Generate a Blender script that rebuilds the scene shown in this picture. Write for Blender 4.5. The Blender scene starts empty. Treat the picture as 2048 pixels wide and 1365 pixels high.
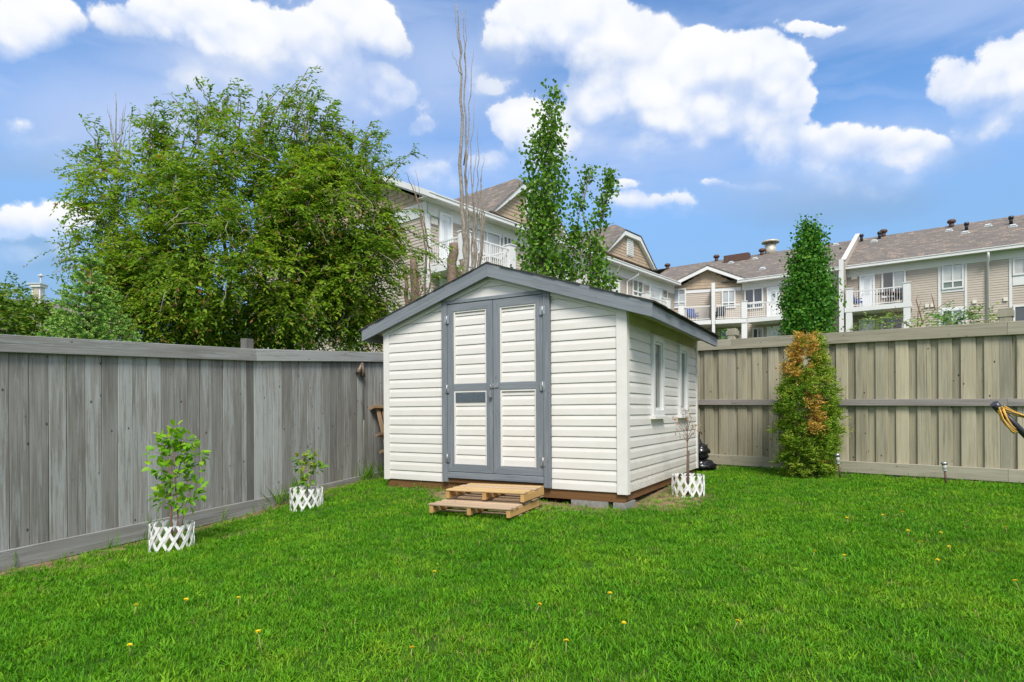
import bpy, math, random
import numpy as np
from mathutils import Matrix, Vector

random.seed(7)
RNG = np.random.default_rng(11)
S = bpy.context.scene
COL = S.collection

# ------------------------------------------------------------------ camera
CAMZ = 0.90
F, CX, CY = 1206.0, 1024.0, 825.0
ROLL = 0.0062
R_ = Vector((math.cos(ROLL), 0, -math.sin(ROLL)))
U_ = Vector((math.sin(ROLL), 0, math.cos(ROLL)))
Y_ = Vector((0, 1, 0))
CAM = Vector((0, 0, CAMZ))
cd = bpy.data.cameras.new('camera')
cam = bpy.data.objects.new('camera', cd)
COL.objects.link(cam)
cd.sensor_width = 36.0
cd.lens = 36.0 * F / 2048.0
cd.shift_y = (CY - 682.5) / 2048.0
cd.clip_start = 0.05
cd.clip_end = 2000
m = Matrix.Identity(4)
for i in range(3):
    m[i][0], m[i][1], m[i][2], m[i][3] = R_[i], U_[i], -Y_[i], CAM[i]
cam.matrix_world = m
S.camera = cam

# ------------------------------------------------------------------ exposure
S.view_settings.view_transform = 'Standard'
S.view_settings.look = 'None'
S.view_settings.gamma = 1.0
S.view_settings.use_curve_mapping = False
S.view_settings.exposure = 1.6

# ------------------------------------------------------------------ node helper
def N(nt, typ, ins=None, **props):
    n = nt.nodes.new(typ)
    for k, v in props.items():
        setattr(n, k, v)
    for k, v in (ins or {}).items():
        s = n.inputs[k]
        if isinstance(v, bpy.types.NodeSocket):
            nt.links.new(v, s)
        else:
            s.default_value = v
    return n

def MA(nt, op, a, b=None, c=None, clamp=False):
    n = nt.nodes.new('ShaderNodeMath'); n.operation = op; n.use_clamp = clamp
    for i, v in enumerate((a, b, c)):
        if v is None: continue
        if isinstance(v, bpy.types.NodeSocket): nt.links.new(v, n.inputs[i])
        else: n.inputs[i].default_value = v
    return n.outputs[0]

def VM(nt, op, a, b=None):
    n = nt.nodes.new('ShaderNodeVectorMath'); n.operation = op
    for i, v in enumerate((a, b)):
        if v is None: continue
        if isinstance(v, bpy.types.NodeSocket): nt.links.new(v, n.inputs[i])
        else: n.inputs[i].default_value = v
    return n

def MIX(nt, f, a, b, blend='MIX'):
    n = nt.nodes.new('ShaderNodeMix'); n.data_type = 'RGBA'; n.blend_type = blend
    for k, v in ((0, f), (6, a), (7, b)):
        if isinstance(v, bpy.types.NodeSocket): nt.links.new(v, n.inputs[k])
        else: n.inputs[k].default_value = (*v, 1) if (k and len(v) == 3) else v
    return n.outputs[2]

def RAMP(nt, f, stops, interp='LINEAR'):
    n = nt.nodes.new('ShaderNodeValToRGB'); r = n.color_ramp; r.interpolation = interp
    while len(r.elements) > 1: r.elements.remove(r.elements[-1])
    r.elements[0].position = stops[0][0]; r.elements[0].color = (*stops[0][1], 1)
    for p, c in stops[1:]:
        e = r.elements.new(p); e.color = (*c, 1)
    nt.links.new(f, n.inputs[0])
    return n.outputs[0]

def SM(nt, x, lo, hi):
    n = nt.nodes.new('ShaderNodeMapRange'); n.interpolation_type = 'SMOOTHSTEP'
    nt.links.new(x, n.inputs[0]); n.inputs[1].default_value = lo; n.inputs[2].default_value = hi
    return n.outputs[0]

# ------------------------------------------------------------------ world: sky with clouds
SUN = Vector((0.07, -0.64, 0.77)).normalized()
world = bpy.data.worlds.new('World'); S.world = world; world.use_nodes = True
nt = world.node_tree; nt.nodes.clear()
sky = N(nt, 'ShaderNodeTexSky', sky_type='NISHITA', sun_disc=False)
sky.sun_elevation = math.asin(SUN.z)
sky.sun_rotation = math.radians(174)
sky.air_density = 1.0; sky.dust_density = 0.6; sky.ozone_density = 2.2
sky.altitude = 600
hs = N(nt, 'ShaderNodeHueSaturation', {'Saturation': 1.2, 'Value': 1.0, 'Color': sky.outputs[0]})
bg1 = N(nt, 'ShaderNodeBackground', {'Color': hs.outputs[0], 'Strength': 0.078})
tc = N(nt, 'ShaderNodeTexCoord')
dirv = VM(nt, 'NORMALIZE', tc.outputs['Generated']).outputs[0]
sx = N(nt, 'ShaderNodeSeparateXYZ', {0: dirv})
ys = MA(nt, 'MAXIMUM', sx.outputs[1], 0.08)
A0_ = MA(nt, 'DIVIDE', sx.outputs[0], ys)
B0_ = MA(nt, 'DIVIDE', sx.outputs[2], ys)
wv = N(nt, 'ShaderNodeTexNoise', {'Vector': dirv, 'Scale': 8.0, 'Detail': 6.0, 'Roughness': 0.6})
wc = N(nt, 'ShaderNodeSeparateColor', {0: wv.outputs['Color']})
A_ = MA(nt, 'MULTIPLY_ADD', MA(nt, 'SUBTRACT', wc.outputs[0], 0.5), 0.14, A0_)
B_ = MA(nt, 'MULTIPLY_ADD', MA(nt, 'SUBTRACT', wc.outputs[1], 0.5), 0.09, B0_)
def puffs(shift, sc):
    v = VM(nt, 'ADD', VM(nt, 'MULTIPLY', dirv, (1, 1, 1.25)).outputs[0], (0, 0, shift)).outputs[0]
    v = VM(nt, 'ADD', v, VM(nt, 'MULTIPLY', wv.outputs['Color'], (.05, .05, .05)).outputs[0]).outputs[0]
    n = N(nt, 'ShaderNodeTexVoronoi', {'Vector': v, 'Scale': sc, 'Detail': 1.0, 'Roughness': 0.5, 'Lacunarity': 2.4}, feature='F1', normalize=True)
    return n.outputs['Distance']
pf0 = puffs(0.0, 11.0); pf1 = puffs(0.022, 11.0)
# big billows are laid out in azimuth / height of the direction
warp = N(nt, 'ShaderNodeTexNoise', {'Vector': dirv, 'Scale': 9.0, 'Detail': 6.0, 'Roughness': 0.62})
bill = N(nt, 'ShaderNodeTexNoise', {'Vector': dirv, 'Scale': 5.0, 'Detail': 9.0, 'Roughness': 0.6})
BL = [  # cloud billows: x, y, half width, half height (direction, in degrees-like picture units), density
 (40,40,110,62,1.0),(10,90,80,40,.8),(110,45,70,30,.7),
 (330,35,140,55,1.0),(470,55,170,65,1.0),(600,50,120,60,.8),(700,30,100,70,1.0),(770,70,60,60,.9),(650,110,110,70,.9),
 (690,170,110,80,1.),(760,210,120,60,1.),(840,250,90,35,.9),(620,170,70,80,.6),(900,140,110,60,.35),
 (1090,60,110,75,1.0),(1190,50,120,80,1.0),(1150,110,100,50,.9),(1290,60,100,70,.6),
 (1290,175,90,60,1.),(1400,130,110,60,1.),(1500,130,80,60,1.),(1560,150,80,60,1.),(1590,200,60,60,.9),
 (1220,190,90,60,1.0),(1060,250,80,50,1.0),(1110,270,100,70,.8),(1400,220,140,70,1.),(1510,240,100,70,.9),(1340,280,90,40,.7),
 (1590,290,90,70,1.),(1680,310,150,60,1.0),(1790,310,110,50,1.),(1840,290,70,35,.8),(1720,360,150,40,.7),(1400,290,60,30,.7),
 (1920,160,75,60,1.),(2010,150,90,80,1.),(1990,230,130,60,.8),(2060,100,60,60,1.),
 (1640,64,80,18,.75),(1320,410,110,34,.8),(1270,370,60,16,.6),(1490,374,120,14,.75),(1400,430,60,20,.4),
 (110,440,90,45,.95),(170,430,60,30,.8),(20,450,60,40,.8),(30,500,60,30,.6),(100,480,80,30,.6),
 (980,320,70,40,.7),(860,350,130,45,.6),(800,330,80,30,.45),(270,250,170,32,.42),(250,170,200,40,.36),(440,160,200,50,.5),(120,280,110,30,.42),(560,120,110,50,.6),(60,250,90,26,.4),(1000,180,120,30,.4),(900,260,90,40,.5),
]
acc = None; sw = None; sh = None
for (x, y, rx, ry, d) in BL:
    a0, b0 = (x - CX) / F, (CY - y) / F
    rx *= 1.12 / F; ry *= 1.15 / F
    v1 = MA(nt, 'MULTIPLY', MA(nt, 'SUBTRACT', A_, a0), 1 / rx)
    v2 = MA(nt, 'MULTIPLY', MA(nt, 'SUBTRACT', B_, b0), 1 / ry)
    q = MA(nt, 'MULTIPLY_ADD', v2, v2, MA(nt, 'MULTIPLY', v1, v1))
    g = MA(nt, 'MULTIPLY', MA(nt, 'EXPONENT', MA(nt, 'MULTIPLY', q, -0.95)), d)
    sw = g if sw is None else MA(nt, 'ADD', sw, g)
    gv = MA(nt, 'MULTIPLY', g, v2); sh = gv if sh is None else MA(nt, 'ADD', sh, gv)
    acc = g if acc is None else MA(nt, 'SMOOTH_MAX', acc, g, 0.12)
# clouds added outside the view, cover thickened to whiten and brighten the ambient light
glob = N(nt, 'ShaderNodeTexNoise', {'Vector': VM(nt, 'MULTIPLY', dirv, (1, 1, 2.2)).outputs[0], 'Scale': 2.1, 'Detail': 3.0})
out_a = SM(nt, MA(nt, 'ABSOLUTE', A_), 0.95, 1.25)
out_b = SM(nt, B_, 0.72, 0.9)
outm = MA(nt, 'MAXIMUM', MA(nt, 'MAXIMUM', out_a, out_b), SM(nt, MA(nt, 'MULTIPLY', sx.outputs[1], -1.0), -0.3, -0.1))
gl = MA(nt, 'MULTIPLY', SM(nt, glob.outputs[0], 0.30, 0.54), outm)
acc = MA(nt, 'MAXIMUM', acc, gl)
nz = MA(nt, 'ADD', MA(nt, 'MULTIPLY', MA(nt, 'SUBTRACT', bill.outputs[0], 0.5), 2.3),
        MA(nt, 'MULTIPLY', MA(nt, 'SUBTRACT', warp.outputs[0], 0.5), 1.5))
fld = MA(nt, 'ADD', acc, MA(nt, 'MULTIPLY', MA(nt, 'ADD', MA(nt, 'MULTIPLY', nz, 0.7), MA(nt, 'MULTIPLY', MA(nt, 'SUBTRACT', 0.30, pf0), 1.5)), MA(nt, 'ADD', 0.22, MA(nt, 'MULTIPLY', acc, 0.85))))
hgt = MA(nt, 'DIVIDE', sh, MA(nt, 'MAXIMUM', sw, 0.05))      # where in its billow: underside .. crown
crisp = SM(nt, hgt, -0.5, 0.35)
d1 = SM(nt, fld, 0.40, 0.56); d2 = SM(nt, fld, 0.18, 1.15)
dens = MA(nt, 'ADD', MA(nt, 'MULTIPLY', d1, crisp), MA(nt, 'MULTIPLY', d2, MA(nt, 'SUBTRACT', 1.0, crisp)))
puff = N(nt, 'ShaderNodeTexNoise', {'Vector': VM(nt, 'MULTIPLY', dirv, (1, 1, 1.5)).outputs[0], 'Scale': 11.0, 'Detail': 5.0, 'Roughness': 0.55})
core = MA(nt, 'ADD', MA(nt, 'MULTIPLY_ADD', hgt, 0.40, 0.44), MA(nt, 'ADD', MA(nt, 'ADD', MA(nt, 'MULTIPLY', MA(nt, 'SUBTRACT', pf1, pf0), 1.9), MA(nt, 'MULTIPLY', MA(nt, 'SUBTRACT', 0.32, pf0), 0.5)), MA(nt, 'MULTIPLY', MA(nt, 'SUBTRACT', bill.outputs[0], 0.5), 1.3)), clamp=True)
# thin veils stretched along the horizon
veil = N(nt, 'ShaderNodeTexNoise', {'Vector': VM(nt, 'MULTIPLY', dirv, (1.0, 1.0, 5.0)).outputs[0], 'Scale': 2.6, 'Detail': 5.0, 'Roughness': 0.55})
vb = None
for (x, y, rx, ry, d) in ((280, 250, 360, 130, .95), (120, 330, 220, 60, .9), (560, 200, 280, 130, .95), (450, 130, 300, 60, .8), (900, 140, 170, 130, .8), (870, 370, 260, 90, .8), (80, 500, 220, 130, .9), (1250, 320, 240, 120, .9), (1650, 400, 340, 90, .9), (1880, 310, 220, 90, .7), (1560, 375, 330, 26, .7), (1750, 185, 150, 14, .4), (1330, 90, 150, 60, .6)):
    v1 = MA(nt, 'MULTIPLY', MA(nt, 'SUBTRACT', A_, (x - CX) / F), F / rx); v2 = MA(nt, 'MULTIPLY', MA(nt, 'SUBTRACT', B_, (CY - y) / F), F / ry)
    g = MA(nt, 'MULTIPLY', MA(nt, 'EXPONENT', MA(nt, 'MULTIPLY', MA(nt, 'MULTIPLY_ADD', v2, v2, MA(nt, 'MULTIPLY', v1, v1)), -0.8)), d)
    vb = g if vb is None else MA(nt, 'MAXIMUM', vb, g)
vm = MA(nt, 'MAXIMUM', MA(nt, 'MULTIPLY', SM(nt, veil.outputs[0], 0.36, 0.70), 0.62), MA(nt, 'MULTIPLY', vb, SM(nt, veil.outputs[0], 0.10, 0.52)))
low = MA(nt, 'MULTIPLY', SM(nt, MA(nt, 'MULTIPLY', sx.outputs[2], -1.0), -0.48, -0.10), 0.93)
thin = MA(nt, 'MAXIMUM', vm, low)
mask = MA(nt, 'MAXIMUM', dens, thin)
ccol = RAMP(nt, core, [(0.0, (0.58, 0.69, 0.94)), (0.28, (0.72, 0.80, 0.98)), (0.6, (0.93, 0.955, 1.0)), (1.0, (1.0, 1.0, 1.0))])
thc = MIX(nt, dens, MIX(nt, SM(nt, low, 0.1, 0.6), (0.50, 0.63, 0.92), (0.26, 0.44, 0.70)), ccol)
bg2 = N(nt, 'ShaderNodeBackground', {'Color': thc, 'Strength': 0.335})
ms = N(nt, 'ShaderNodeMixShader', {0: mask, 1: bg1.outputs[0], 2: bg2.outputs[0]})
wo = N(nt, 'ShaderNodeOutputWorld', {0: ms.outputs[0]})
world.cycles.sampling_method = 'MANUAL'; world.cycles.sample_map_resolution = 512

# ------------------------------------------------------------------ sun behind thin cloud
ld = bpy.data.lights.new('sun', 'SUN'); ld.energy = 1.5; ld.angle = math.radians(22); ld.color = (1.0, 0.95, 0.87)
lo = bpy.data.objects.new('sun', ld); COL.objects.link(lo)
lo.rotation_euler = SUN.to_track_quat('Z', 'Y').to_euler(); lo.location = (0, 0, 30)
S.cycles.max_bounces = 8; S.cycles.diffuse_bounces = 4; S.cycles.transparent_max_bounces = 8
S.cycles.use_denoising = True

# ------------------------------------------------------------------ projection helpers (photo picture units -> places in the world)
def ray(px, py):
    a, b = (px - CX) / F, (CY - py) / F
    return Y_ + R_ * a + U_ * b

def at(px, py, depth):
    return CAM + ray(px, py) * depth

def hit(px, py, P, n):
    d = ray(px, py)
    return CAM + d * ((P - CAM).dot(n) / d.dot(n))

# ground: smooth surface through surveyed points (x, y, height relative to the camera)
GP = [(-5.5,1.5,-1.27),(-4.03,4.75,-1.22),(-2.94,6.86,-1.14),(-1.94,9.2,-.97),(-1.54,7.4,-.89),(1.12,5.89,-.965),(.5,6.2,-.96),(2.6,8.5,-.87),
      (2.99,9.6,-.85),(5.86,6.9,-.86),(4.2,8.4,-.86),(-.3,12.7,-.88),(-2.1,5.5,-1.1),(-.3,5.2,-.96),(0,2.5,-1.2),(-3,2.2,-1.27),(3,3,-1.12),(6,3.5,-1.02),
      (0,0,-1.42),(-6,-2,-1.45),(6,-1,-1.35),(9,5,-.95),(3,6,-.94),(-4.6,9,-1.05),(-8,5,-1.2),(4,12,-.86),(8.5,9,-.88),(-6,13,-.95)]
_P = np.array([g[:2] for g in GP]); _Z = np.array([g[2] for g in GP])
def _k(r2): return np.where(r2 > 1e-9, r2 * np.log(np.maximum(r2, 1e-9)), 0)
_K = _k(((_P[:, None] - _P[None]) ** 2).sum(-1)) + 0.6 * np.eye(len(_P))
_Q = np.hstack([np.ones((len(_P), 1)), _P])
_sol = np.linalg.solve(np.block([[_K, _Q], [_Q.T, np.zeros((3, 3))]]), np.concatenate([_Z, np.zeros(3)]))
def gz_np(X, Y):
    X = np.asarray(X, float); Y = np.asarray(Y, float); sh = X.shape
    p = np.stack([X.ravel(), Y.ravel()], 1)
    z = _k(((p[:, None] - _P[None]) ** 2).sum(-1)) @ _sol[:len(_P)] + _sol[-3] + p @ _sol[-2:]
    dx = np.maximum(np.abs(p[:, 0] - 0.5) - 8.0, 0); dy = np.maximum(np.abs(p[:, 1] - 5.5) - 8.0, 0)
    w = np.clip(1 - np.hypot(dx, dy) / 5.0, 0, 1); w = w * w * (3 - 2 * w)
    return (z * w + (-0.95) * (1 - w) + CAMZ).reshape(sh)
def gz(x, y): return float(gz_np(np.array([x]), np.array([y]))[0])
def ground(px, py):
    d = ray(px, py); t = 5.0
    for _ in range(40):
        p = CAM + d * t
        tt = (gz(p.x, p.y) - CAMZ) / d.z
        t = 0.5 * t + 0.5 * min(max(tt, 0.5), 60)
    return CAM + d * t

# ------------------------------------------------------------------ objects
def props(o, label=None, cat=None, group=None, kind=None):
    if label: o['label'] = label
    if cat: o['category'] = cat
    if group: o['group'] = group
    if kind: o['kind'] = kind
    return o

def wm(o):
    mm = o.matrix_basis.copy()
    while o.parent:
        o = o.parent; mm = o.matrix_basis @ mm
    return mm

def thing(name, label, cat, loc=(0, 0, 0), rotz=0.0, group=None):
    o = bpy.data.objects.new(name, None); COL.objects.link(o)
    o.location = loc; o.rotation_euler = (0, 0, rotz); o.empty_display_size = 0.1
    return props(o, label, cat, group)

def link(name, me, parent=None, kind=None):
    o = bpy.data.objects.new(name, me); COL.objects.link(o)
    if parent: o.parent = parent
    if kind: o['kind'] = kind
    return o

def np_mesh(name, V, Fc, mats=(), attr=None, smooth=False):
    me = bpy.data.meshes.new(name)
    V = np.asarray(V, np.float32); Fc = np.asarray(Fc, np.int32); k = Fc.shape[1]
    me.vertices.add(len(V)); me.vertices.foreach_set('co', V.ravel())
    me.loops.add(Fc.size); me.loops.foreach_set('vertex_index', Fc.ravel())
    me.polygons.add(len(Fc)); me.polygons.foreach_set('loop_start', np.arange(0, Fc.size, k, dtype=np.int32))
    if smooth: me.polygons.foreach_set('use_smooth', np.ones(len(Fc), bool))
    me.update(calc_edges=True)
    for mt in mats: me.materials.append(mt)
    if attr is not None:
        a = me.attributes.new('tint', 'FLOAT', 'POINT'); a.data.foreach_set('value', np.asarray(attr, np.float32))
    return me

class MB:
    """collects shapes; build() links them as one mesh object"""
    def __init__(s): s.v = []; s.f = []; s.sm = []
    def face(s, pts, smooth=False):
        i = len(s.v); s.v += [tuple(p) for p in pts]; s.f.append(tuple(range(i, i + len(pts)))); s.sm.append(smooth)
    def hexa(s, p):
        i = len(s.v); s.v += [tuple(q) for q in p]
        for q in ((0,3,2,1),(4,5,6,7),(0,1,5,4),(1,2,6,5),(2,3,7,6),(3,0,4,7)): s.f.append(tuple(i + k for k in q)); s.sm.append(False)
    def box(s, x0, x1, y0, y1, z0, z1, M=None):
        p = [Vector(q) for q in ((x0,y0,z0),(x1,y0,z0),(x1,y1,z0),(x0,y1,z0),(x0,y0,z1),(x1,y0,z1),(x1,y1,z1),(x0,y1,z1))]
        s.hexa([M @ q for q in p] if M is not None else p)
    def fbox(s, O, a, b, c, x0, x1, y0, y1, z0, z1):
        s.hexa([O + a * x + b * y + c * z for x, y, z in ((x0,y0,z0),(x1,y0,z0),(x1,y1,z0),(x0,y1,z0),(x0,y0,z1),(x1,y0,z1),(x1,y1,z1),(x0,y1,z1))])
    def prism(s, poly, dvec):
        """closed polygon swept along dvec"""
        i = len(s.v); n = len(poly); dvec = Vector(dvec)
        s.v += [tuple(p) for p in poly] + [tuple(Vector(p) + dvec) for p in poly]
        s.f.append(tuple(i + k for k in range(n))[::-1]); s.f.append(tuple(i + n + k for k in range(n))); s.sm += [False, False]
        for k in range(n):
            k2 = (k + 1) % n; s.f.append((i + k, i + k2, i + n + k2, i + n + k)); s.sm.append(False)
    def tube(s, pts, rad, sides=6, caps=True, smooth=True):
        pts = [Vector(p) for p in pts]; n = len(pts)
        if not hasattr(rad, '__len__'): rad = [rad] * n
        i0 = len(s.v); pu = None
        for k in range(n):
            t = (pts[min(k + 1, n - 1)] - pts[max(k - 1, 0)])
            t = t.normalized() if t.length > 1e-9 else Vector((0, 0, 1))
            u = pu - t * pu.dot(t) if pu is not None else t.orthogonal()
            if u.length < 1e-6: u = t.orthogonal()
            u.normalize(); pu = u; w = t.cross(u)
            for j in range(sides):
                a = 2 * math.pi * j / sides
                s.v.append(tuple(pts[k] + (u * math.cos(a) + w * math.sin(a)) * rad[k]))
        for k in range(n - 1):
            for j in range(sides):
                j2 = (j + 1) % sides
                s.f.append((i0 + k * sides + j, i0 + k * sides + j2, i0 + (k + 1) * sides + j2, i0 + (k + 1) * sides + j)); s.sm.append(smooth)
        if caps:
            s.f.append(tuple(i0 + j for j in range(sides))[::-1]); s.f.append(tuple(i0 + (n - 1) * sides + j for j in range(sides))); s.sm += [False, False]
    def build(s, name, mat, parent=None, kind=None, world=True):
        V = s.v
        if parent is not None and world:
            inv = wm(parent).inverted(); V = [tuple(inv @ Vector(p)) for p in V]
        me = bpy.data.meshes.new(name); me.from_pydata(V, [], s.f)
        if any(s.sm): me.polygons.foreach_set('use_smooth', s.sm)
        me.materials.append(mat); me.update()
        return link(name, me, parent, kind)

_bc = {}
def board(name, parent, center, dims, mat, rot=None):
    """box-shaped piece; alike pieces share one mesh. centre and turn are in the parent's own frame"""
    key = (round(dims[0], 3), round(dims[1], 3), round(dims[2], 3), mat.name)
    if key not in _bc:
        b = MB(); x, y, z = dims[0] / 2, dims[1] / 2, dims[2] / 2
        c = min(0.004, 0.22 * min(dims))                 # eased edges along the longest direction
        ax = int(np.argmax(dims)); o = [i for i in range(3) if i != ax]
        h = [x, y, z]; ring = []
        for sx_, sy_, first in ((1,1,0),(1,1,1),(-1,1,1),(-1,1,0),(-1,-1,0),(-1,-1,1),(1,-1,1),(1,-1,0)):
            q = [0, 0, 0]
            q[o[0]] = sx_ * (h[o[0]] - (0 if first == 0 else c)); q[o[1]] = sy_ * (h[o[1]] - (c if first == 0 else 0))
            q[ax] = -h[ax]; ring.append(Vector(q))
        dv = [0, 0, 0]; dv[ax] = 2 * h[ax]
        b.prism(ring, dv)
        me = bpy.data.meshes.new(name); me.from_pydata(b.v, [], b.f); me.materials.append(mat); me.update(); _bc[key] = me
        import bmesh
        bm = bmesh.new(); bm.from_mesh(me); bmesh.ops.recalc_face_normals(bm, faces=bm.faces); bm.to_mesh(me); bm.free()
    o = link(name, _bc[key], parent)
    o.location = center
    if rot is not None: o.rotation_euler = rot
    return o
# ------------------------------------------------------------------ materials
def newmat(name):
    mt = bpy.data.materials.new(name); mt.use_nodes = True
    nt = mt.node_tree; nt.nodes.clear()
    out = nt.nodes.new('ShaderNodeOutputMaterial')
    p = nt.nodes.new('ShaderNodeBsdfPrincipled')
    nt.links.new(p.outputs[0], out.inputs[0])
    return mt, nt, p, out

def bump(nt, p, h, strength=0.3, dist=0.01):
    b = N(nt, 'ShaderNodeBump', {'Strength': strength, 'Distance': dist, 'Height': h})
    nt.links.new(b.outputs[0], p.inputs['Normal'])

def plain(name, col, rough=0.6, var=0.06, scale=6.0, metal=0.0, spec=0.4, dirt=None, bmp=0.0):
    mt, nt, p, out = newmat(name)
    tc = N(nt, 'ShaderNodeTexCoord')
    n1 = N(nt, 'ShaderNodeTexNoise', {'Vector': tc.outputs['Object'], 'Scale': scale, 'Detail': 6.0, 'Roughness': 0.65})
    f = SM(nt, n1.outputs[0], 0.3, 0.7)
    c = MIX(nt, f, tuple(x * (1 - var) for x in col), tuple(min(1, x * (1 + var)) for x in col))
    if dirt:
        n2 = N(nt, 'ShaderNodeTexNoise', {'Vector': tc.outputs['Object'], 'Scale': dirt[1], 'Detail': 8.0, 'Roughness': 0.75})
        c = MIX(nt, MA(nt, 'MULTIPLY', SM(nt, n2.outputs[0], dirt[2], dirt[2] + 0.16), dirt[3]), c, dirt[0])
    nt.links.new(c, p.inputs['Base Color'])
    p.inputs['Roughness'].default_value = rough; p.inputs['Metallic'].default_value = metal
    p.inputs['Specular IOR Level'].default_value = spec
    if bmp: bump(nt, p, n1.outputs[0], bmp, 0.01)
    return mt

def wood(name, stops, axis='z', patch=None, knots=0.7, rough=0.85, vvar=0.25, crack=0.5, pstr=0.7, kcol=(0.03, 0.028, 0.024)):
    """weathered board: streaks along its length, worn coat, knots, fine cracks; each piece varies a little"""
    mt, nt, p, out = newmat(name)
    tc = N(nt, 'ShaderNodeTexCoord'); oi = N(nt, 'ShaderNodeObjectInfo')
    off = N(nt, 'ShaderNodeCombineXYZ', {0: MA(nt, 'MULTIPLY', oi.outputs['Random'], 37.0), 1: MA(nt, 'MULTIPLY', oi.outputs['Random'], 91.0), 2: MA(nt, 'MULTIPLY', oi.outputs['Random'], 53.0)})
    base = VM(nt, 'ADD', tc.outputs['Object'], off.outputs[0]).outputs[0]
    def sc(long, cross):
        return (long, cross, cross) if axis == 'x' else (cross, cross, long) if axis == 'z' else (cross, long, cross)
    g = N(nt, 'ShaderNodeTexNoise', {'Vector': VM(nt, 'MULTIPLY', base, sc(1.7, 75)).outputs[0], 'Scale': 1.0, 'Detail': 8.0, 'Roughness': 0.68, 'Distortion': 0.25})
    b = N(nt, 'ShaderNodeTexNoise', {'Vector': VM(nt, 'MULTIPLY', base, sc(1.1, 9)).outputs[0], 'Scale': 1.0, 'Detail': 4.0, 'Roughness': 0.6})
    mixf = MA(nt, 'ADD', MA(nt, 'MULTIPLY', g.outputs[0], 0.6), MA(nt, 'MULTIPLY', b.outputs[0], 0.4))
    c = RAMP(nt, mixf, stops)
    if patch:
        w = N(nt, 'ShaderNodeTexNoise', {'Vector': VM(nt, 'MULTIPLY', base, sc(1.5, 24)).outputs[0], 'Scale': 1.0, 'Detail': 10.0, 'Roughness': 0.76})
        thr = MA(nt, 'MULTIPLY_ADD', oi.outputs['Random'], 0.16, -0.08)
        wf = SM(nt, MA(nt, 'ADD', w.outputs[0], thr), 0.485, 0.55)
        c = MIX(nt, MA(nt, 'MULTIPLY', wf, pstr), c, patch)
    h = N(nt, 'ShaderNodeHueSaturation', {'Value': MA(nt, 'MULTIPLY_ADD', oi.outputs['Random'], 2 * vvar, 1 - vvar), 'Color': c})
    c = h.outputs[0]
    cr = N(nt, 'ShaderNodeTexNoise', {'Vector': VM(nt, 'MULTIPLY', base, sc(0.9, 95)).outputs[0], 'Scale': 1.0, 'Detail': 3.0, 'Roughness': 0.5})
    cf = SM(nt, cr.outputs[0], 0.66, 0.74)
    c = MIX(nt, MA(nt, 'MULTIPLY', cf, crack), c, kcol)
    vo = N(nt, 'ShaderNodeTexVoronoi', {'Vector': VM(nt, 'MULTIPLY', base, sc(7.5, 12.0)).outputs[0], 'Scale': 1.0, 'Randomness': 1.0})
    kr = N(nt, 'ShaderNodeSeparateColor', {0: vo.outputs['Color']})
    kk = MA(nt, 'MULTIPLY', SM(nt, MA(nt, 'MULTIPLY', vo.outputs['Distance'], -1.0), -0.13, -0.07), MA(nt, 'GREATER_THAN', kr.outputs[0], 0.5))
    kf = MA(nt, 'MULTIPLY', kk, knots)
    c = MIX(nt, kf, c, kcol)
    nt.links.new(c, p.inputs['Base Color'])
    p.inputs['Roughness'].default_value = rough; p.inputs['Specular IOR Level'].default_value = 0.25
    hgt = MA(nt, 'SUBTRACT', MA(nt, 'SUBTRACT', g.outputs[0], MA(nt, 'MULTIPLY', cf, 0.6)), MA(nt, 'MULTIPLY', kf, 0.3))
    bump(nt, p, hgt, 0.45, 0.006)
    return mt

def leafmat(name, stops, rough=0.45, trans=0.3, spec=0.14):
    mt, nt, p, out = newmat(name)
    at_ = N(nt, 'ShaderNodeAttribute', attribute_name='tint')
    c = RAMP(nt, at_.outputs['Fac'], stops)
    nt.links.new(c, p.inputs['Base Color']); p.inputs['Roughness'].default_value = rough; p.inputs['Specular IOR Level'].default_value = spec
    tr = N(nt, 'ShaderNodeBsdfTranslucent', {'Color': MIX(nt, 1.0, c, (0.95, 1.0, 0.45), 'MULTIPLY')})
    mx = N(nt, 'ShaderNodeMixShader', {0: trans, 1: p.outputs[0], 2: tr.outputs[0]})
    nt.links.new(mx.outputs[0], out.inputs[0])
    return mt

def grassmat(name, c0, c1, c2):
    mt, nt, p, out = newmat(name)
    oi = N(nt, 'ShaderNodeObjectInfo')
    at_ = N(nt, 'ShaderNodeAttribute', attribute_name='tint')
    n1 = N(nt, 'ShaderNodeTexNoise', {'Vector': oi.outputs['Location'], 'Scale': 1.3, 'Detail': 4.0, 'Roughness': 0.6})
    f = MA(nt, 'ADD', MA(nt, 'MULTIPLY', oi.outputs['Random'], 0.55), MA(nt, 'MULTIPLY', SM(nt, n1.outputs[0], 0.25, 0.75), 0.45))
    c = RAMP(nt, f, [(0.1, c0), (0.55, c1), (0.95, c2)])
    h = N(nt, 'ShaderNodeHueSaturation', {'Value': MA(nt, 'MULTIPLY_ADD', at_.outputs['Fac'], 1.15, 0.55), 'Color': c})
    nt.links.new(h.outputs[0], p.inputs['Base Color']); p.inputs['Roughness'].default_value = 0.5; p.inputs['Specular IOR Level'].default_value = 0.14
    tr = N(nt, 'ShaderNodeBsdfTranslucent', {'Color': h.outputs[0]})
    mx = N(nt, 'ShaderNodeMixShader', {0: 0.3, 1: p.outputs[0], 2: tr.outputs[0]})
    nt.links.new(mx.outputs[0], out.inputs[0])
    return mt

M = {}
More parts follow.
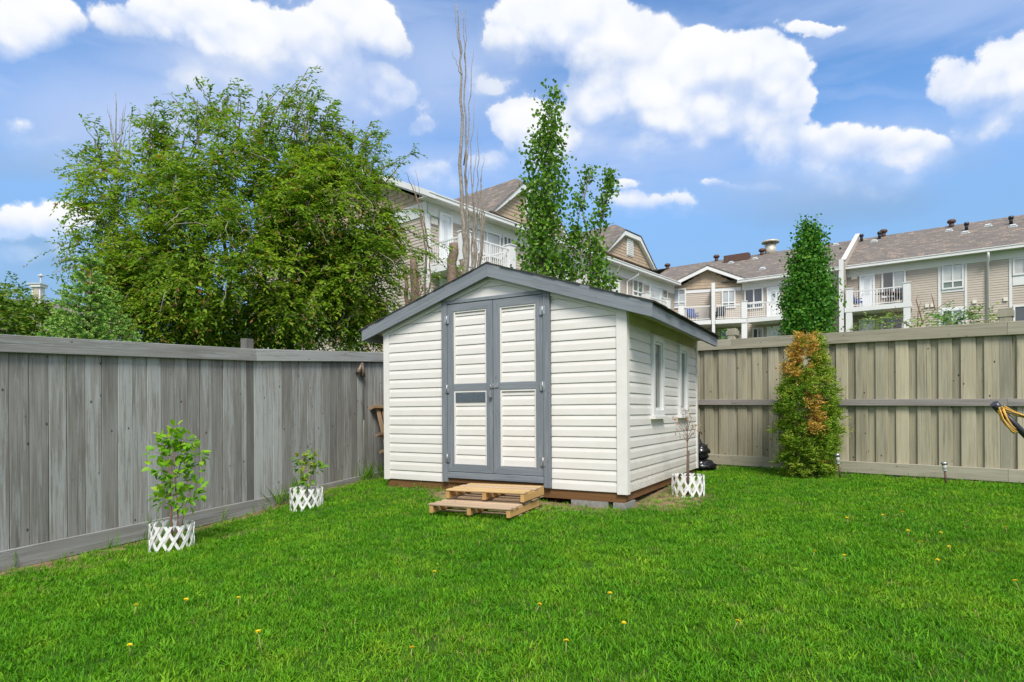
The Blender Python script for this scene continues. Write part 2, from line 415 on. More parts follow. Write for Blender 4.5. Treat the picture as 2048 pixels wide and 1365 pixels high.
# fences, shed
M['fence_grey_v'] = wood('grey weathered fence board', [(0.3, (0.11, 0.10, 0.086)), (0.5, (0.235, 0.228, 0.208)), (0.7, (0.35, 0.347, 0.33))], 'z', patch=(0.37, 0.395, 0.395), knots=0.9, vvar=0.2, pstr=0.5)
M['fence_grey_h'] = wood('grey weathered rail', [(0.25, (0.12, 0.116, 0.104)), (0.5, (0.24, 0.235, 0.22)), (0.75, (0.35, 0.35, 0.335))], 'x', patch=(0.36, 0.385, 0.385), knots=0.6, vvar=0.14, pstr=0.5)
M['fence_tan_v'] = wood('olive tan fence board', [(0.28, (0.17, 0.153, 0.105)), (0.5, (0.375, 0.343, 0.245)), (0.72, (0.51, 0.47, 0.345))], 'z', patch=(0.46, 0.40, 0.265), knots=0.98, vvar=0.2, crack=0.9, pstr=0.35)
M['fence_tan_n'] = wood('shaded olive fence board', [(0.28, (0.14, 0.127, 0.088)), (0.5, (0.31, 0.285, 0.20)), (0.72, (0.43, 0.395, 0.285))], 'z', patch=(0.38, 0.335, 0.22), knots=0.98, vvar=0.18, crack=0.9, pstr=0.35)  # recess shade of the narrow boards put into a darker copy of the tan
M['fence_tan_h'] = wood('olive tan rail', [(0.25, (0.15, 0.138, 0.10)), (0.5, (0.31, 0.288, 0.215)), (0.75, (0.43, 0.40, 0.30))], 'x', patch=(0.40, 0.375, 0.29), knots=0.6, vvar=0.1, crack=0.7, pstr=0.4)
M['rail_grey'] = wood('purple grey rail', [(0.25, (0.14, 0.128, 0.115)), (0.5, (0.28, 0.258, 0.235)), (0.75, (0.40, 0.372, 0.34))], 'x', knots=0.5, vvar=0.1, crack=0.7)
M['post_grey'] = wood('rough grey post', [(0.25, (0.06, 0.057, 0.051)), (0.5, (0.135, 0.13, 0.117)), (0.75, (0.22, 0.214, 0.196))], 'z', knots=0.3, vvar=0.08)
M['post_tan'] = wood('rough tan post', [(0.25, (0.15, 0.138, 0.10)), (0.5, (0.31, 0.29, 0.22)), (0.75, (0.44, 0.41, 0.31))], 'z', knots=0.3, vvar=0.08)
M['paint_grey_x'] = wood('slate grey painted trim lengthwise', [(0.2, (0.16, 0.178, 0.196)), (0.5, (0.205, 0.226, 0.248)), (0.8, (0.255, 0.277, 0.297))], 'x', patch=(0.10, 0.112, 0.125), knots=0.35, rough=0.6, vvar=0.05, crack=0.45, pstr=0.35)
M['paint_grey_z'] = wood('slate grey painted trim upright', [(0.2, (0.16, 0.178, 0.196)), (0.5, (0.205, 0.226, 0.248)), (0.8, (0.255, 0.277, 0.297))], 'z', patch=(0.10, 0.112, 0.125), knots=0.35, rough=0.6, vvar=0.05, crack=0.45, pstr=0.35)
M['paint_grey_y'] = wood('slate grey flaking fascia', [(0.2, (0.14, 0.16, 0.185)), (0.5, (0.2, 0.225, 0.25)), (0.8, (0.27, 0.29, 0.31))], 'y', patch=(0.30, 0.29, 0.27), knots=0.6, rough=0.7, vvar=0.05, crack=0.9, pstr=0.5)
M['brown_beam'] = wood('brown stained skid', [(0.2, (0.07, 0.035, 0.014)), (0.5, (0.165, 0.082, 0.032)), (0.8, (0.26, 0.14, 0.06))], 'x', knots=0.5, vvar=0.05)
M['pallet_y'] = wood('yellow pine', [(0.2, (0.30, 0.19, 0.085)), (0.5, (0.47, 0.32, 0.15)), (0.8, (0.60, 0.44, 0.235))], 'x', knots=0.5, vvar=0.12, crack=0.3)
M['pallet_g'] = wood('weathered pallet wood', [(0.2, (0.22, 0.15, 0.095)), (0.5, (0.40, 0.29, 0.19)), (0.8, (0.55, 0.43, 0.30))], 'x', knots=0.5, vvar=0.28, crack=0.5)
M['pallet_s'] = wood('pallet stringer wood', [(0.2, (0.28, 0.15, 0.055)), (0.5, (0.46, 0.27, 0.10)), (0.8, (0.56, 0.37, 0.17))], 'y', knots=0.5, vvar=0.12, crack=0.5)
M['pallet_old'] = wood('old leaning pallet wood', [(0.2, (0.16, 0.10, 0.06)), (0.5, (0.30, 0.20, 0.12)), (0.8, (0.42, 0.30, 0.19))], 'z', knots=0.5, vvar=0.25, crack=0.5)
M['pallet_old_x'] = wood('old pallet crosspiece', [(0.2, (0.16, 0.10, 0.06)), (0.5, (0.30, 0.20, 0.12)), (0.8, (0.42, 0.30, 0.19))], 'x', knots=0.5, vvar=0.15, crack=0.5)

def vinyl(name, col, mud=False):
    mt, nt, p, out = newmat(name)
    tc = N(nt, 'ShaderNodeTexCoord'); geo = N(nt, 'ShaderNodeNewGeometry'); oi = N(nt, 'ShaderNodeObjectInfo')
    off = N(nt, 'ShaderNodeCombineXYZ', {0: MA(nt, 'MULTIPLY', oi.outputs['Random'], 31.0)})
    n1 = N(nt, 'ShaderNodeTexNoise', {'Vector': VM(nt, 'MULTIPLY', VM(nt, 'ADD', geo.outputs['Position'], off.outputs[0]).outputs[0], (3, 3, 9)).outputs[0], 'Scale': 1.0, 'Detail': 6.0, 'Roughness': 0.7})
    c = MIX(nt, SM(nt, n1.outputs[0], 0.3, 0.75), col, tuple(x * f for x, f in zip(col, (0.93, 0.92, 0.88))))
    sp = N(nt, 'ShaderNodeTexNoise', {'Vector': geo.outputs['Position'], 'Scale': 26.0, 'Detail': 5.0, 'Roughness': 0.8})
    c = MIX(nt, MA(nt, 'MULTIPLY', SM(nt, sp.outputs[0], 0.68, 0.8), 0.35), c, (0.30, 0.26, 0.19))
    if mud:   # rain-splashed soil on the lowest courses
        z = N(nt, 'ShaderNodeSeparateXYZ', {0: geo.outputs['Position']})
        ms_ = N(nt, 'ShaderNodeTexNoise', {'Vector': geo.outputs['Position'], 'Scale': 55.0, 'Detail': 6.0, 'Roughness': 0.8})
        lowf = SM(nt, MA(nt, 'MULTIPLY', z.outputs[2], -1.0), -0.55, -0.12)
        c = MIX(nt, MA(nt, 'MULTIPLY', MA(nt, 'MULTIPLY', SM(nt, ms_.outputs[0], 0.42, 0.7), lowf), 0.95), c, (0.33, 0.25, 0.15))
    nt.links.new(c, p.inputs['Base Color']); p.inputs['Roughness'].default_value = 0.42; p.inputs['Specular IOR Level'].default_value = 0.4
    return mt
M['vinyl'] = vinyl('cream vinyl siding', (0.72, 0.69, 0.655))
M['vinyl_side'] = vinyl('cream vinyl siding with splashed soil', (0.72, 0.69, 0.655), True)
M['cream_trim'] = plain('cream vinyl trim', (0.71, 0.68, 0.64), 0.45, 0.04, 5)
M['soffit_tan'] = plain('aged yellowish soffit board', (0.52, 0.47, 0.31), 0.7, 0.1, 5)
M['white'] = plain('white vinyl', (0.70, 0.70, 0.685), 0.4, 0.03, 4)
M['white_dirty'] = plain('white plastic lattice', (0.74, 0.735, 0.71), 0.45, 0.05, 30, dirt=((0.4, 0.36, 0.27), 22, 0.62, 0.5))
M['grey_vent'] = plain('grey mesh vent', (0.14, 0.17, 0.20), 0.7, 0.25, 60, bmp=0.6)
M['steel'] = plain('galvanised steel', (0.42, 0.43, 0.44), 0.4, 0.15, 40, metal=0.8)
M['rusty'] = plain('tarnished metal', (0.22, 0.17, 0.13), 0.55, 0.3, 40, metal=0.5)
M['concrete'] = plain('grey concrete', (0.24, 0.23, 0.21), 0.9, 0.18, 30, bmp=0.4, dirt=((0.2, 0.18, 0.14), 9, 0.5, 0.5))
M['dark'] = plain('dark void', (0.015, 0.014, 0.013), 0.9)
M['black_plastic'] = plain('black plastic', (0.012, 0.012, 0.013), 0.3, 0.1, 20, spec=0.5)
M['bag'] = plain('black bin bag film', (0.012, 0.012, 0.014), 0.22, 0.2, 20, spec=0.6)
M['black_metal'] = plain('black painted steel', (0.018, 0.02, 0.024), 0.35, 0.15, 20, spec=0.5)
M['rope'] = plain('yellow rope', (0.62, 0.36, 0.07), 0.8, 0.25, 90, bmp=0.6)
M['cord'] = plain('pale cord', (0.45, 0.43, 0.36), 0.8)
M['glass_lamp'] = plain('clear plastic lens', (0.45, 0.47, 0.45), 0.15, 0.1, 30, spec=0.6)

def shingle(name, c0, c1, c2, sx_=3.0, sy_=7.0):
    mt, nt, p, out = newmat(name)
    tc = N(nt, 'ShaderNodeTexCoord')
    uvm = tc.outputs['UV']
    br = N(nt, 'ShaderNodeTexBrick', {'Vector': uvm, 'Color1': (0, 0, 0, 1), 'Color2': (1, 1, 1, 1), 'Mortar': (0.5, 0.5, 0.5, 1), 'Scale': 1.0, 'Mortar Size': 0.006, 'Brick Width': 1 / sx_, 'Row Height': 1 / sy_, 'Bias': 0.0})
    sc_ = N(nt, 'ShaderNodeSeparateColor', {0: br.outputs['Color']})
    wn = N(nt, 'ShaderNodeTexNoise', {'Vector': VM(nt, 'MULTIPLY', uvm, (4.2, 9.0, 1)).outputs[0], 'Scale': 1.0, 'Detail': 4.0, 'Roughness': 0.75})
    f = MA(nt, 'ADD', MA(nt, 'MULTIPLY', sc_.outputs[0], 0.35), MA(nt, 'MULTIPLY', wn.outputs[0], 0.75))
    c = RAMP(nt, f, [(0.25, c0), (0.5, c1), (0.66, c1), (0.74, c2)])
    c = MIX(nt, MA(nt, 'MULTIPLY', br.outputs['Fac'], 0.5), c, (0.05, 0.04, 0.035))
    nt.links.new(c, p.inputs['Base Color']); p.inputs['Roughness'].default_value = 0.95; p.inputs['Specular IOR Level'].default_value = 0.15
    return mt
M['roof'] = shingle('brown asphalt shingles', (0.10, 0.09, 0.083), (0.165, 0.147, 0.133), (0.36, 0.27, 0.20))
M['shed_shingle'] = plain('dark worn shingles', (0.055, 0.05, 0.047), 0.95, 0.3, 25, bmp=0.4)
M['bsiding'] = plain('beige vinyl siding', (0.46, 0.40, 0.335), 0.6, 0.05, 0.8)
M['bshake'] = plain('tan shake panel', (0.40, 0.305, 0.215), 0.75, 0.12, 3.0)
M['bwhite'] = plain('white building trim', (0.68, 0.68, 0.67), 0.5, 0.03, 1.0)
M['bsoffit'] = plain('pale soffit', (0.60, 0.58, 0.53), 0.6, 0.04, 2)
M['vent_brown'] = plain('brown roof vent', (0.10, 0.055, 0.04), 0.6, 0.2, 8)
M['vent_grey'] = plain('pale flat roof vent', (0.55, 0.57, 0.57), 0.5, 0.1, 8)
M['chimney_metal'] = plain('pale metal flue', (0.5, 0.46, 0.38), 0.45, 0.2, 6, metal=0.3)
M['lamp_cream'] = plain('cream wall fitting', (0.72, 0.68, 0.58), 0.5)
M['blue'] = plain('blue fabric', (0.03, 0.07, 0.24), 0.7)
M['dark_fabric'] = plain('dark fabric', (0.03, 0.035, 0.05), 0.7)
M['brown_furn'] = plain('brown garden furniture', (0.10, 0.05, 0.035), 0.6)
M['amber'] = plain('amber ornament', (0.75, 0.35, 0.04), 0.5)
def glass(name, col, rough=0.04):
    mt, nt, p, out = newmat(name)
    tc = N(nt, 'ShaderNodeTexCoord')
    n1 = N(nt, 'ShaderNodeTexNoise', {'Vector': tc.outputs['Object'], 'Scale': 1.4, 'Detail': 2.0})
    nt.links.new(MIX(nt, n1.outputs[0], tuple(x * 0.6 for x in col), tuple(x * 1.4 for x in col)), p.inputs['Base Color'])
    p.inputs['Roughness'].default_value = rough; p.inputs['Specular IOR Level'].default_value = 0.9; p.inputs['IOR'].default_value = 1.6
    return mt
M['glass'] = glass('dark window glass', (0.05, 0.055, 0.055))
M['glass_curtain'] = glass('curtained window glass', (0.36, 0.38, 0.38))
M['glass_blind'] = glass('window glass with blinds', (0.48, 0.48, 0.45))
M['glass_shed'] = glass('dusty shed glass', (0.16, 0.165, 0.145), 0.12)
M['glass_green'] = glass('greenish window glass', (0.13, 0.17, 0.13))
M['door_white'] = plain('white door', (0.74, 0.76, 0.76), 0.45, 0.03, 2)
M['glass_door'] = glass('pale door glass', (0.52, 0.56, 0.58))
# vegetation
M['bark'] = plain('grey brown bark', (0.13, 0.10, 0.08), 0.95, 0.35, 30, bmp=0.8)
M['bark_pale'] = plain('pale dead bark', (0.27, 0.235, 0.195), 0.9, 0.35, 18, bmp=0.7)
M['bark_red'] = plain('reddish young bark', (0.20, 0.11, 0.075), 0.8, 0.25, 40)
M['bark_stump'] = plain('stringy brown stump bark', (0.20, 0.145, 0.105), 0.95, 0.4, 22, bmp=0.9)
M['twig_pale'] = plain('pale grey twig', (0.34, 0.29, 0.23), 0.85, 0.2, 30)
M['mayday'] = leafmat('cherry tree leaves', [(0.0, (0.065, 0.16, 0.014)), (0.45, (0.20, 0.345, 0.026)), (0.8, (0.40, 0.53, 0.055)), (0.9, (0.25, 0.21, 0.045)), (1.0, (0.34, 0.17, 0.06))], trans=0.52)
M['poplar'] = leafmat('poplar leaves', [(0.0, (0.055, 0.16, 0.014)), (0.6, (0.13, 0.28, 0.026)), (1.0, (0.28, 0.42, 0.08))], rough=0.3, trans=.35)
M['column'] = leafmat('columnar tree leaves', [(0.0, (0.03, 0.12, 0.014)), (0.6, (0.075, 0.235, 0.022)), (1.0, (0.19, 0.36, 0.04))], rough=0.35)
M['shrub'] = leafmat('mixed shrub leaves', [(0.0, (0.04, 0.11, 0.012)), (0.6, (0.13, 0.24, 0.02)), (0.85, (0.28, 0.38, 0.03)), (1.0, (0.25, 0.10, 0.05))])
M['pale_shrub'] = leafmat('yellow green leaves', [(0.0, (0.10, 0.20, 0.03)), (0.6, (0.22, 0.32, 0.07)), (1.0, (0.42, 0.46, 0.20))])
M['bright_shrub'] = leafmat('bright green leaves', [(0.0, (0.04, 0.16, 0.02)), (1.0, (0.12, 0.32, 0.04))])
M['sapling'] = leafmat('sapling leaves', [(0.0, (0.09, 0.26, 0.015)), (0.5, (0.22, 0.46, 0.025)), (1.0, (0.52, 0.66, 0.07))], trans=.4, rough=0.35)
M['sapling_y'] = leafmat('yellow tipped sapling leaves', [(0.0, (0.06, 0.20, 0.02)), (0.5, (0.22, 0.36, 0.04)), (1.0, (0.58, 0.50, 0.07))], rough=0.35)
M['cedar'] = leafmat('cedar fronds', [(0.0, (0.045, 0.12, 0.012)), (0.3, (0.135, 0.26, 0.018)), (0.58, (0.28, 0.42, 0.035)), (0.68, (0.33, 0.31, 0.05)), (0.8, (0.60, 0.31, 0.06)), (1.0, (0.78, 0.47, 0.15))], rough=0.6, trans=0.2)
M['spruce'] = leafmat('spruce needles', [(0.0, (0.06, 0.20, 0.03)), (0.5, (0.17, 0.38, 0.06)), (1.0, (0.45, 0.62, 0.16))], rough=0.5, trans=0.15)
M['dry_leaf'] = leafmat('dry orange leaf stalks', [(0.0, (0.42, 0.22, 0.12)), (1.0, (0.60, 0.38, 0.20))], rough=0.8, trans=0.2)
M['grass_a'] = grassmat('lawn grass', (0.058, 0.22, 0.006), (0.112, 0.31, 0.009), (0.235, 0.395, 0.02))
M['grass_dry'] = grassmat('dry grass', (0.25, 0.21, 0.06), (0.34, 0.28, 0.10), (0.42, 0.36, 0.15))
M['dandelion'] = plain('dandelion yellow', (0.88, 0.66, 0.015), 0.7, 0.2, 60)
M['stem'] = plain('pale stem', (0.28, 0.30, 0.10), 0.6)
M['seedhead'] = plain('white clover head', (0.7, 0.68, 0.62), 0.9)

# ------------------------------------------------------------------ ground
def dirt_amount(X, Y):
    """bare soil and thatch: beside the shed, under the cedar, along the fences"""
    d = np.zeros_like(X)
    for (cx, cy, r, k) in ((1.72, 6.6, .5, 1.0),(1.5, 6.2, .4, 1.0),(1.9, 7.2, .45, .9),(1.35, 6.2, .28, .9),(4.05, 8.05, .36, 1.0),(2.9, 9.1, .35, .9),(3.2, 9.25, .3, .7),(-2.55, 5.75, .22, .75),(-3.1, 5.5, .3, .6),(-3.45, 4.85, .25, .7),(-2.2, 7.35, .22, .6),(-.55, 6.75, .45, 1.),(.4, 6.3, .55, 1.),(.85, 5.85, .3, .6),(5.3, 7.2, .2, .45),(4.8, 7.5, .25, .4)):
        d = np.maximum(d, k * np.exp(-((X - cx) ** 2 + (Y - cy) ** 2) / (r * r)))
    # distance to the left fence line and to the right fence line
    dl = (X + 4.03) * 0.905 - (Y - 4.75) * 0.425
    d = np.maximum(d, 0.95 * np.exp(-(dl / 0.30) ** 2))
    dr = (X - 5.86) * -0.685 + (Y - 6.9) * -0.728
    d = np.maximum(d, 0.5 * np.exp(-(dr / 0.16) ** 2))
    # under the shed
    u = (X + 1.54) * 0.869 - (Y - 7.4) * 0.494; v = (X + 1.54) * 0.494 + (Y - 7.4) * 0.869
    d = np.where((u > 0) & (u < 3.05) & (v > 0.0) & (v < 3.0), 1.0, d)
    return d

gx = np.concatenate([[-400, -150, -60, -30, -18], np.arange(-12, 13.01, 0.2), [18, 30, 60, 150, 400]])
gy = np.concatenate([[-300, -60, -20, -8], np.arange(-3, 16.01, 0.2), [20, 30, 60, 150, 500]])
GX, GY = np.meshgrid(gx, gy)
GZ = gz_np(GX, GY)
nx_, ny_ = len(gx), len(gy)
idx = np.arange(nx_ * ny_).reshape(ny_, nx_)
quads = np.stack([idx[:-1, :-1], idx[:-1, 1:], idx[1:, 1:], idx[1:, :-1]], -1).reshape(-1, 4)
mt, nt, p, out = newmat('lawn soil')
geo = N(nt, 'ShaderNodeNewGeometry'); at_ = N(nt, 'ShaderNodeAttribute', attribute_name='tint')
n1 = N(nt, 'ShaderNodeTexNoise', {'Vector': geo.outputs['Position'], 'Scale': 14.0, 'Detail': 8.0, 'Roughness': 0.7})
n2 = N(nt, 'ShaderNodeTexNoise', {'Vector': geo.outputs['Position'], 'Scale': 1.2, 'Detail': 4.0})
gcol = RAMP(nt, n1.outputs[0], [(0.3, (0.022, 0.06, 0.008)), (0.6, (0.05, 0.115, 0.012)), (0.75, (0.13, 0.15, 0.03))])
scol = RAMP(nt, n1.outputs[0], [(0.3, (0.10, 0.07, 0.042)), (0.5, (0.21, 0.155, 0.09)), (0.72, (0.38, 0.30, 0.17))])
f = SM(nt, MA(nt, 'ADD', at_.outputs['Fac'], MA(nt, 'MULTIPLY', MA(nt, 'SUBTRACT', n1.outputs[0], 0.5), 0.7)), 0.32, 0.62)
nt.links.new(MIX(nt, f, gcol, scol), p.inputs['Base Color']); p.inputs['Roughness'].default_value = 1.0; p.inputs['Specular IOR Level'].default_value = 0.1
bump(nt, p, n1.outputs[0], 0.6, 0.03)
V = np.stack([GX.ravel(), GY.ravel(), GZ.ravel()], 1)
g_me = np_mesh('ground', V, quads, [mt], dirt_amount(GX, GY).ravel(), True)
props(link('ground', g_me), kind='structure')
# ------------------------------------------------------------------ fences
def seg_rail(name, par, mat, u0, u1, zf, h, y0, y1, cap=None):
    """rail between u0 and u1 whose top edge follows zf(u); face thickness y0..y1 in the fence frame"""
    za, zb = zf(u0), zf(u1); L = math.hypot(u1 - u0, zb - za); ang = math.atan2(zb - za, u1 - u0)
    o = board(name, par, ((u0 + u1) / 2, (y0 + y1) / 2, (za + zb) / 2 - h / 2), (L - 0.003, y1 - y0, h), mat, (0, -ang, 0))
    return o

# left fence: frame x along the fence (away from the camera), y towards the yard's outside
LA = Vector((-4.03, 4.75, 0)); LD = Vector((0.425, 0.905, 0)).normalized()
lf = thing('wooden_fence', 'grey weathered board fence with flat cap rail running along the left of the lawn', 'fence',
           (LA.x, LA.y, 0), math.atan2(LD.y, LD.x))
# local +y = left of travel = away from the yard
def l_top(s): return CAMZ + (0.634 + 0.0455 * s if s < 2.4 else 0.634 + 0.0455 * 2.4 + 0.079 * (min(s, 5.2) - 2.4) + 0.012 * max(0, s - 5.2))
def l_bot(s): return CAMZ + (-1.063 + 0.0313 * s if s < 2.4 else -1.063 + 0.0313 * 2.4 + 0.0555 * (min(s, 5.2) - 2.4) + 0.0 * max(0, s - 5.2))
posts_l = [-2.45, -0.02 - 0.0, 2.40, 4.85 + 0.55, 7.9]
posts_l = [-2.6, 2.40, 5.6, 8.5]
edges = [-4.2] + posts_l + [8.8]
rr = random.Random(3)
s = -2.9
while s < 8.7:
    w = rr.choice([0.136, 0.139, 0.141, 0.138, 0.14])
    if rr.random() < 0.12: w = 0.098
    hitp = [q for q in posts_l if s < q + 0.05 and s + w > q - 0.05]
    if hitp:
        w = hitp[0] - 0.0515 - s; nxt = hitp[0] + 0.0515
        if w < 0.02: s = nxt; continue
    else: nxt = None
    a = s + w / 2
    zt, zb = l_top(a) - 0.06, l_bot(a) - 0.10
    H = round((zt - zb) / 0.02) * 0.02
    board('fence_board', lf, (a, 0.0 + rr.uniform(-.0025, .0025), (zt + zb) / 2), (w, 0.018, H), M['fence_grey_v'],
          (0, rr.uniform(-.0025, .0025), rr.uniform(-.02, .02)))
    s = nxt if nxt is not None else s + w + rr.choice([0.0015, 0.002, 0.003, 0.005, 0.0015])
for q in posts_l:
    board('post', lf, (q, 0.037, (l_top(q) + l_bot(q) - 0.4) / 2 + 0.045), (0.108, 0.09, l_top(q) - l_bot(q) + 0.55), M['post_grey'])
ed = [-3.2] + [q + 0.045 for q in posts_l] + [8.9]
for k in range(len(ed) - 1):
    a, b = ed[k], ed[k + 1]
    if b - a < 0.2: continue
    seg_rail('cap_rail', lf, M['fence_grey_h'], a, b, l_top, 0.138, -0.058, -0.02)
    seg_rail('cap_board', lf, M['fence_grey_h'], a, b, lambda u: l_top(u) + 0.004, 0.036, -0.0195, 0.085)
    seg_rail('bottom_board', lf, M['fence_grey_h'], a, b, l_bot, 0.16, -0.055, -0.017)
    seg_rail('back_rail', lf, M['fence_grey_h'], a, b, lambda u: (l_top(u) + l_bot(u)) / 2, 0.09, 0.012, 0.05)

# right fence, seen from its rail side, board on board
RD0 = Vector((5.86, 6.9, 0)); RDv = Vector((-0.728, 0.685, 0)).normalized()
rf = thing('wooden_fence', 'olive tan board-on-board fence with a mid rail behind the cedar', 'fence', (RD0.x, RD0.y, 0), math.atan2(RDv.y, RDv.x))
# travel is away-left, so local +y points towards the yard's camera side ( left of travel ) -> yard side is +y
def r_top(t): return CAMZ + 1.005 + 0.026 * t
def r_bot(t): return CAMZ - 0.690 + 0.004 * t
posts_r = [-3.2, 0.16, 3.42, 6.7]
t = -3.0; k = 0
rr = random.Random(5)
while t < 8.6:
    wide = k % 2 == 0
    w = rr.choice([0.142, 0.139, 0.145]) if wide else rr.choice([0.085, 0.078, 0.09])
    hitp = [q for q in posts_r if t < q + 0.05 and t + w > q - 0.05]
    nxt = None
    if hitp:
        q = hitp[0]; nxt = q + 0.057; w = q - 0.057 - t
        if w < 0.02: t = nxt; k = 0; continue
    a = t + w / 2
    zt, zb = r_top(a) - 0.05, r_bot(a) - 0.08
    H = round((zt - zb) / 0.02) * 0.02
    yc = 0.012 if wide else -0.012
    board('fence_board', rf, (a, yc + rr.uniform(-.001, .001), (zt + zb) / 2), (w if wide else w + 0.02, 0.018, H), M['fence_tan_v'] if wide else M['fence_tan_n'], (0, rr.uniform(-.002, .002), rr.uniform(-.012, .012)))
    t = nxt if nxt is not None else t + w; k = 0 if nxt is not None else k + 1
for q in posts_r:
    zt = r_top(q) + 0.135
    board('post', rf, (q, -0.012, (zt + r_bot(q) - 0.5) / 2), (0.112, 0.06, zt - r_bot(q) + 0.5), M['post_tan'])
    board('post_cap', rf, (q, -0.045, zt - 0.035), (0.15, 0.14, 0.075), M['post_tan'])
    board('post_cap', rf, (q, -0.045, zt + 0.018), (0.118, 0.108, 0.028), M['post_tan'])
ed = [-3.4] + [q - 0.02 for q in posts_r[1:3]] + [8.4]
for k in range(len(ed) - 1):
    a, b = ed[k], ed[k + 1]
    seg_rail('cap_rail', rf, M['fence_tan_h'], a, b, r_top, 0.152, 0.026, 0.064)
    seg_rail('cap_board', rf, M['fence_tan_h'], a, b, lambda u: r_top(u) + 0.005, 0.036, -0.06, 0.0255)
    seg_rail('mid_rail', rf, M['rail_grey'], a, b, lambda u: CAMZ + 0.118 + 0.0165 * u, 0.086, 0.0255, 0.063)
    seg_rail('bottom_board', rf, M['fence_tan_h'], a, b, r_bot, 0.152, 0.0255, 0.062)

# ------------------------------------------------------------------ shed
SU = Vector((0.869, -0.494, 0)).normalized()
shed = thing('garden_shed', 'cream vinyl-sided garden shed with slate grey double doors and a low gable roof', 'shed', (-1.54, 7.4, 0), math.atan2(SU.y, SU.x))
# local frame: x = along the front (left to right), y = towards the back, z up
SW, SDp = 3.05, 3.0
Zc = lambda z: z + CAMZ
ZB = Zc(-0.80)
PKZ, SLP, MID = Zc(1.627), 0.324, 1.525
def rake(u): return PKZ - SLP * abs(u - MID)
PITCH = 0.1095
def course(name, par, mat, x0, x1, z0, z1, O, a, nrm, topcut=None):
    """one lapped vinyl course: straight lower face, sloped shoulder, dark return under the butt. O + a*x, nrm = outward"""
    z0 += random.uniform(-.0012, .0012); z1 += random.uniform(-.0012, .0012); h = z1 - z0
    prof = [(0.0, z0 + 0.001), (0.0115, z0 + 0.0005), (0.0135, z0 + 0.004), (0.0125, z0 + h * 0.60), (0.004, z0 + h * 0.97), (0.0, z0 + h * 0.985)]
    b = MB(); L, Rr = [], []
    for d, z in prof:
        xa, xb = x0, x1
        if topcut:
            lim = topcut(z)
            xa, xb = max(x0, lim[0]), min(x1, lim[1])
            if xb < xa: xa = xb = (xa + xb) / 2
        L.append(O + a * xa + nrm * d + Vector((0, 0, z))); Rr.append(O + a * xb + nrm * d + Vector((0, 0, z)))
    n = len(prof); i = len(b.v); b.v += [tuple(q) for q in L] + [tuple(q) for q in Rr]
    for k in range(n - 1):
        b.f.append((i + k, i + n + k, i + n + k + 1, i + k + 1)); b.sm.append(False)
    b.f.append(tuple(i + k for k in range(n))); b.f.append(tuple(i + n + k for k in range(n))[::-1]); b.sm += [False, False]
    return b.build(name, mat, par, world=False)

X_, Yy, Z_ = Vector((1, 0, 0)), Vector((0, 1, 0)), Vector((0, 0, 1))
NF = Vector((0, -1, 0)); NR = Vector((1, 0, 0))
def gcut(z):     # how far the gable wall reaches at height z
    zz = z + 0.045
    if zz < rake(0.0): return (0, SW)
    d = (PKZ - zz) / SLP
    return (MID - d, MID + d)
# backing walls
b = MB()
b.prism([(0, 0, ZB), (SW, 0, ZB), (SW, 0, rake(SW) - 0.04), (MID, 0, PKZ - 0.04), (0, 0, rake(0) - 0.04)], (0, 0.05, 0))
fw = b.build('front_wall', M['cream_trim'], shed, world=False)
b = MB(); b.box(SW - 0.05, SW, 0.051, SDp, ZB, rake(SW) - 0.045)
rw = b.build('side_wall', M['cream_trim'], shed, world=False)
b = MB(); b.box(0, 0.05, 0.051, SDp, ZB, rake(0) - 0.045)
lw = b.build('side_wall', M['cream_trim'], shed, world=False)
b = MB(); b.prism([(0.051, SDp - 0.05, ZB), (SW - 0.051, SDp - 0.05, ZB), (SW - 0.051, SDp - 0.05, rake(SW) - 0.05), (MID, SDp - 0.05, PKZ - 0.05), (0.051, SDp - 0.05, rake(0) - 0.05)], (0, 0.05, 0))
b.build('rear_wall', M['vinyl'], shed, world=False)
# siding courses of the front: left of the doors, right of the doors, and above them
ZD = Zc(1.272)
z = ZB; k = 0
while z < PKZ - 0.09:
    z1 = z + PITCH
    if z < ZD - 0.02:
        for x0, x1 in ((0.062, 0.872), (2.252, SW - 0.085)):
            c = gcut(z + 0.02)
            if min(x1, c[1]) - max(x0, c[0]) > 0.03:
                course('siding_board', fw, M['vinyl'], x0, x1, z, z1, Vector((0, 0, 0)), X_, NF, gcut)
    else:
        course('siding_board', fw, M['vinyl'], 0.1, SW - 0.1, z, z1, Vector((0, 0, 0)), X_, NF, gcut)
    z = z1; k += 1
    if z - PITCH < ZD - 0.02 <= z: z = ZD + 0.005
# siding of the side wall, stopped by the windows
zt = Zc(0.872)
WINS = [(0.806, 1.243), (1.957, 2.384)]
z = ZB
while z < zt - 0.03:
    z1 = min(z + PITCH, zt)
    spans = [(0.06, SDp - 0.05)]
    if z1 > Zc(-0.05) and z < Zc(0.84):
        spans = [(0.06, 0.80), (1.249, 1.951), (2.39, SDp - 0.05)]
    for x0, x1 in spans:
        course('siding_board', rw, M['vinyl_side'], x0, x1, z, z1, Vector((SW, 0, 0)), Yy, NR)
    z = z1
z = ZB; b = MB()
while z < zt - 0.03:      # far side, hidden from here: courses joined
    for q in ((0, z), ):
        b.prism([(0, 0, z), (-0.017, 0, z + 0.002), (-0.016, 0, z + 0.07), (0, 0, z + PITCH)], (0, SDp, 0))
    z += PITCH
lsd = b.build('siding', M['vinyl'], lw, 'stuff', world=False)
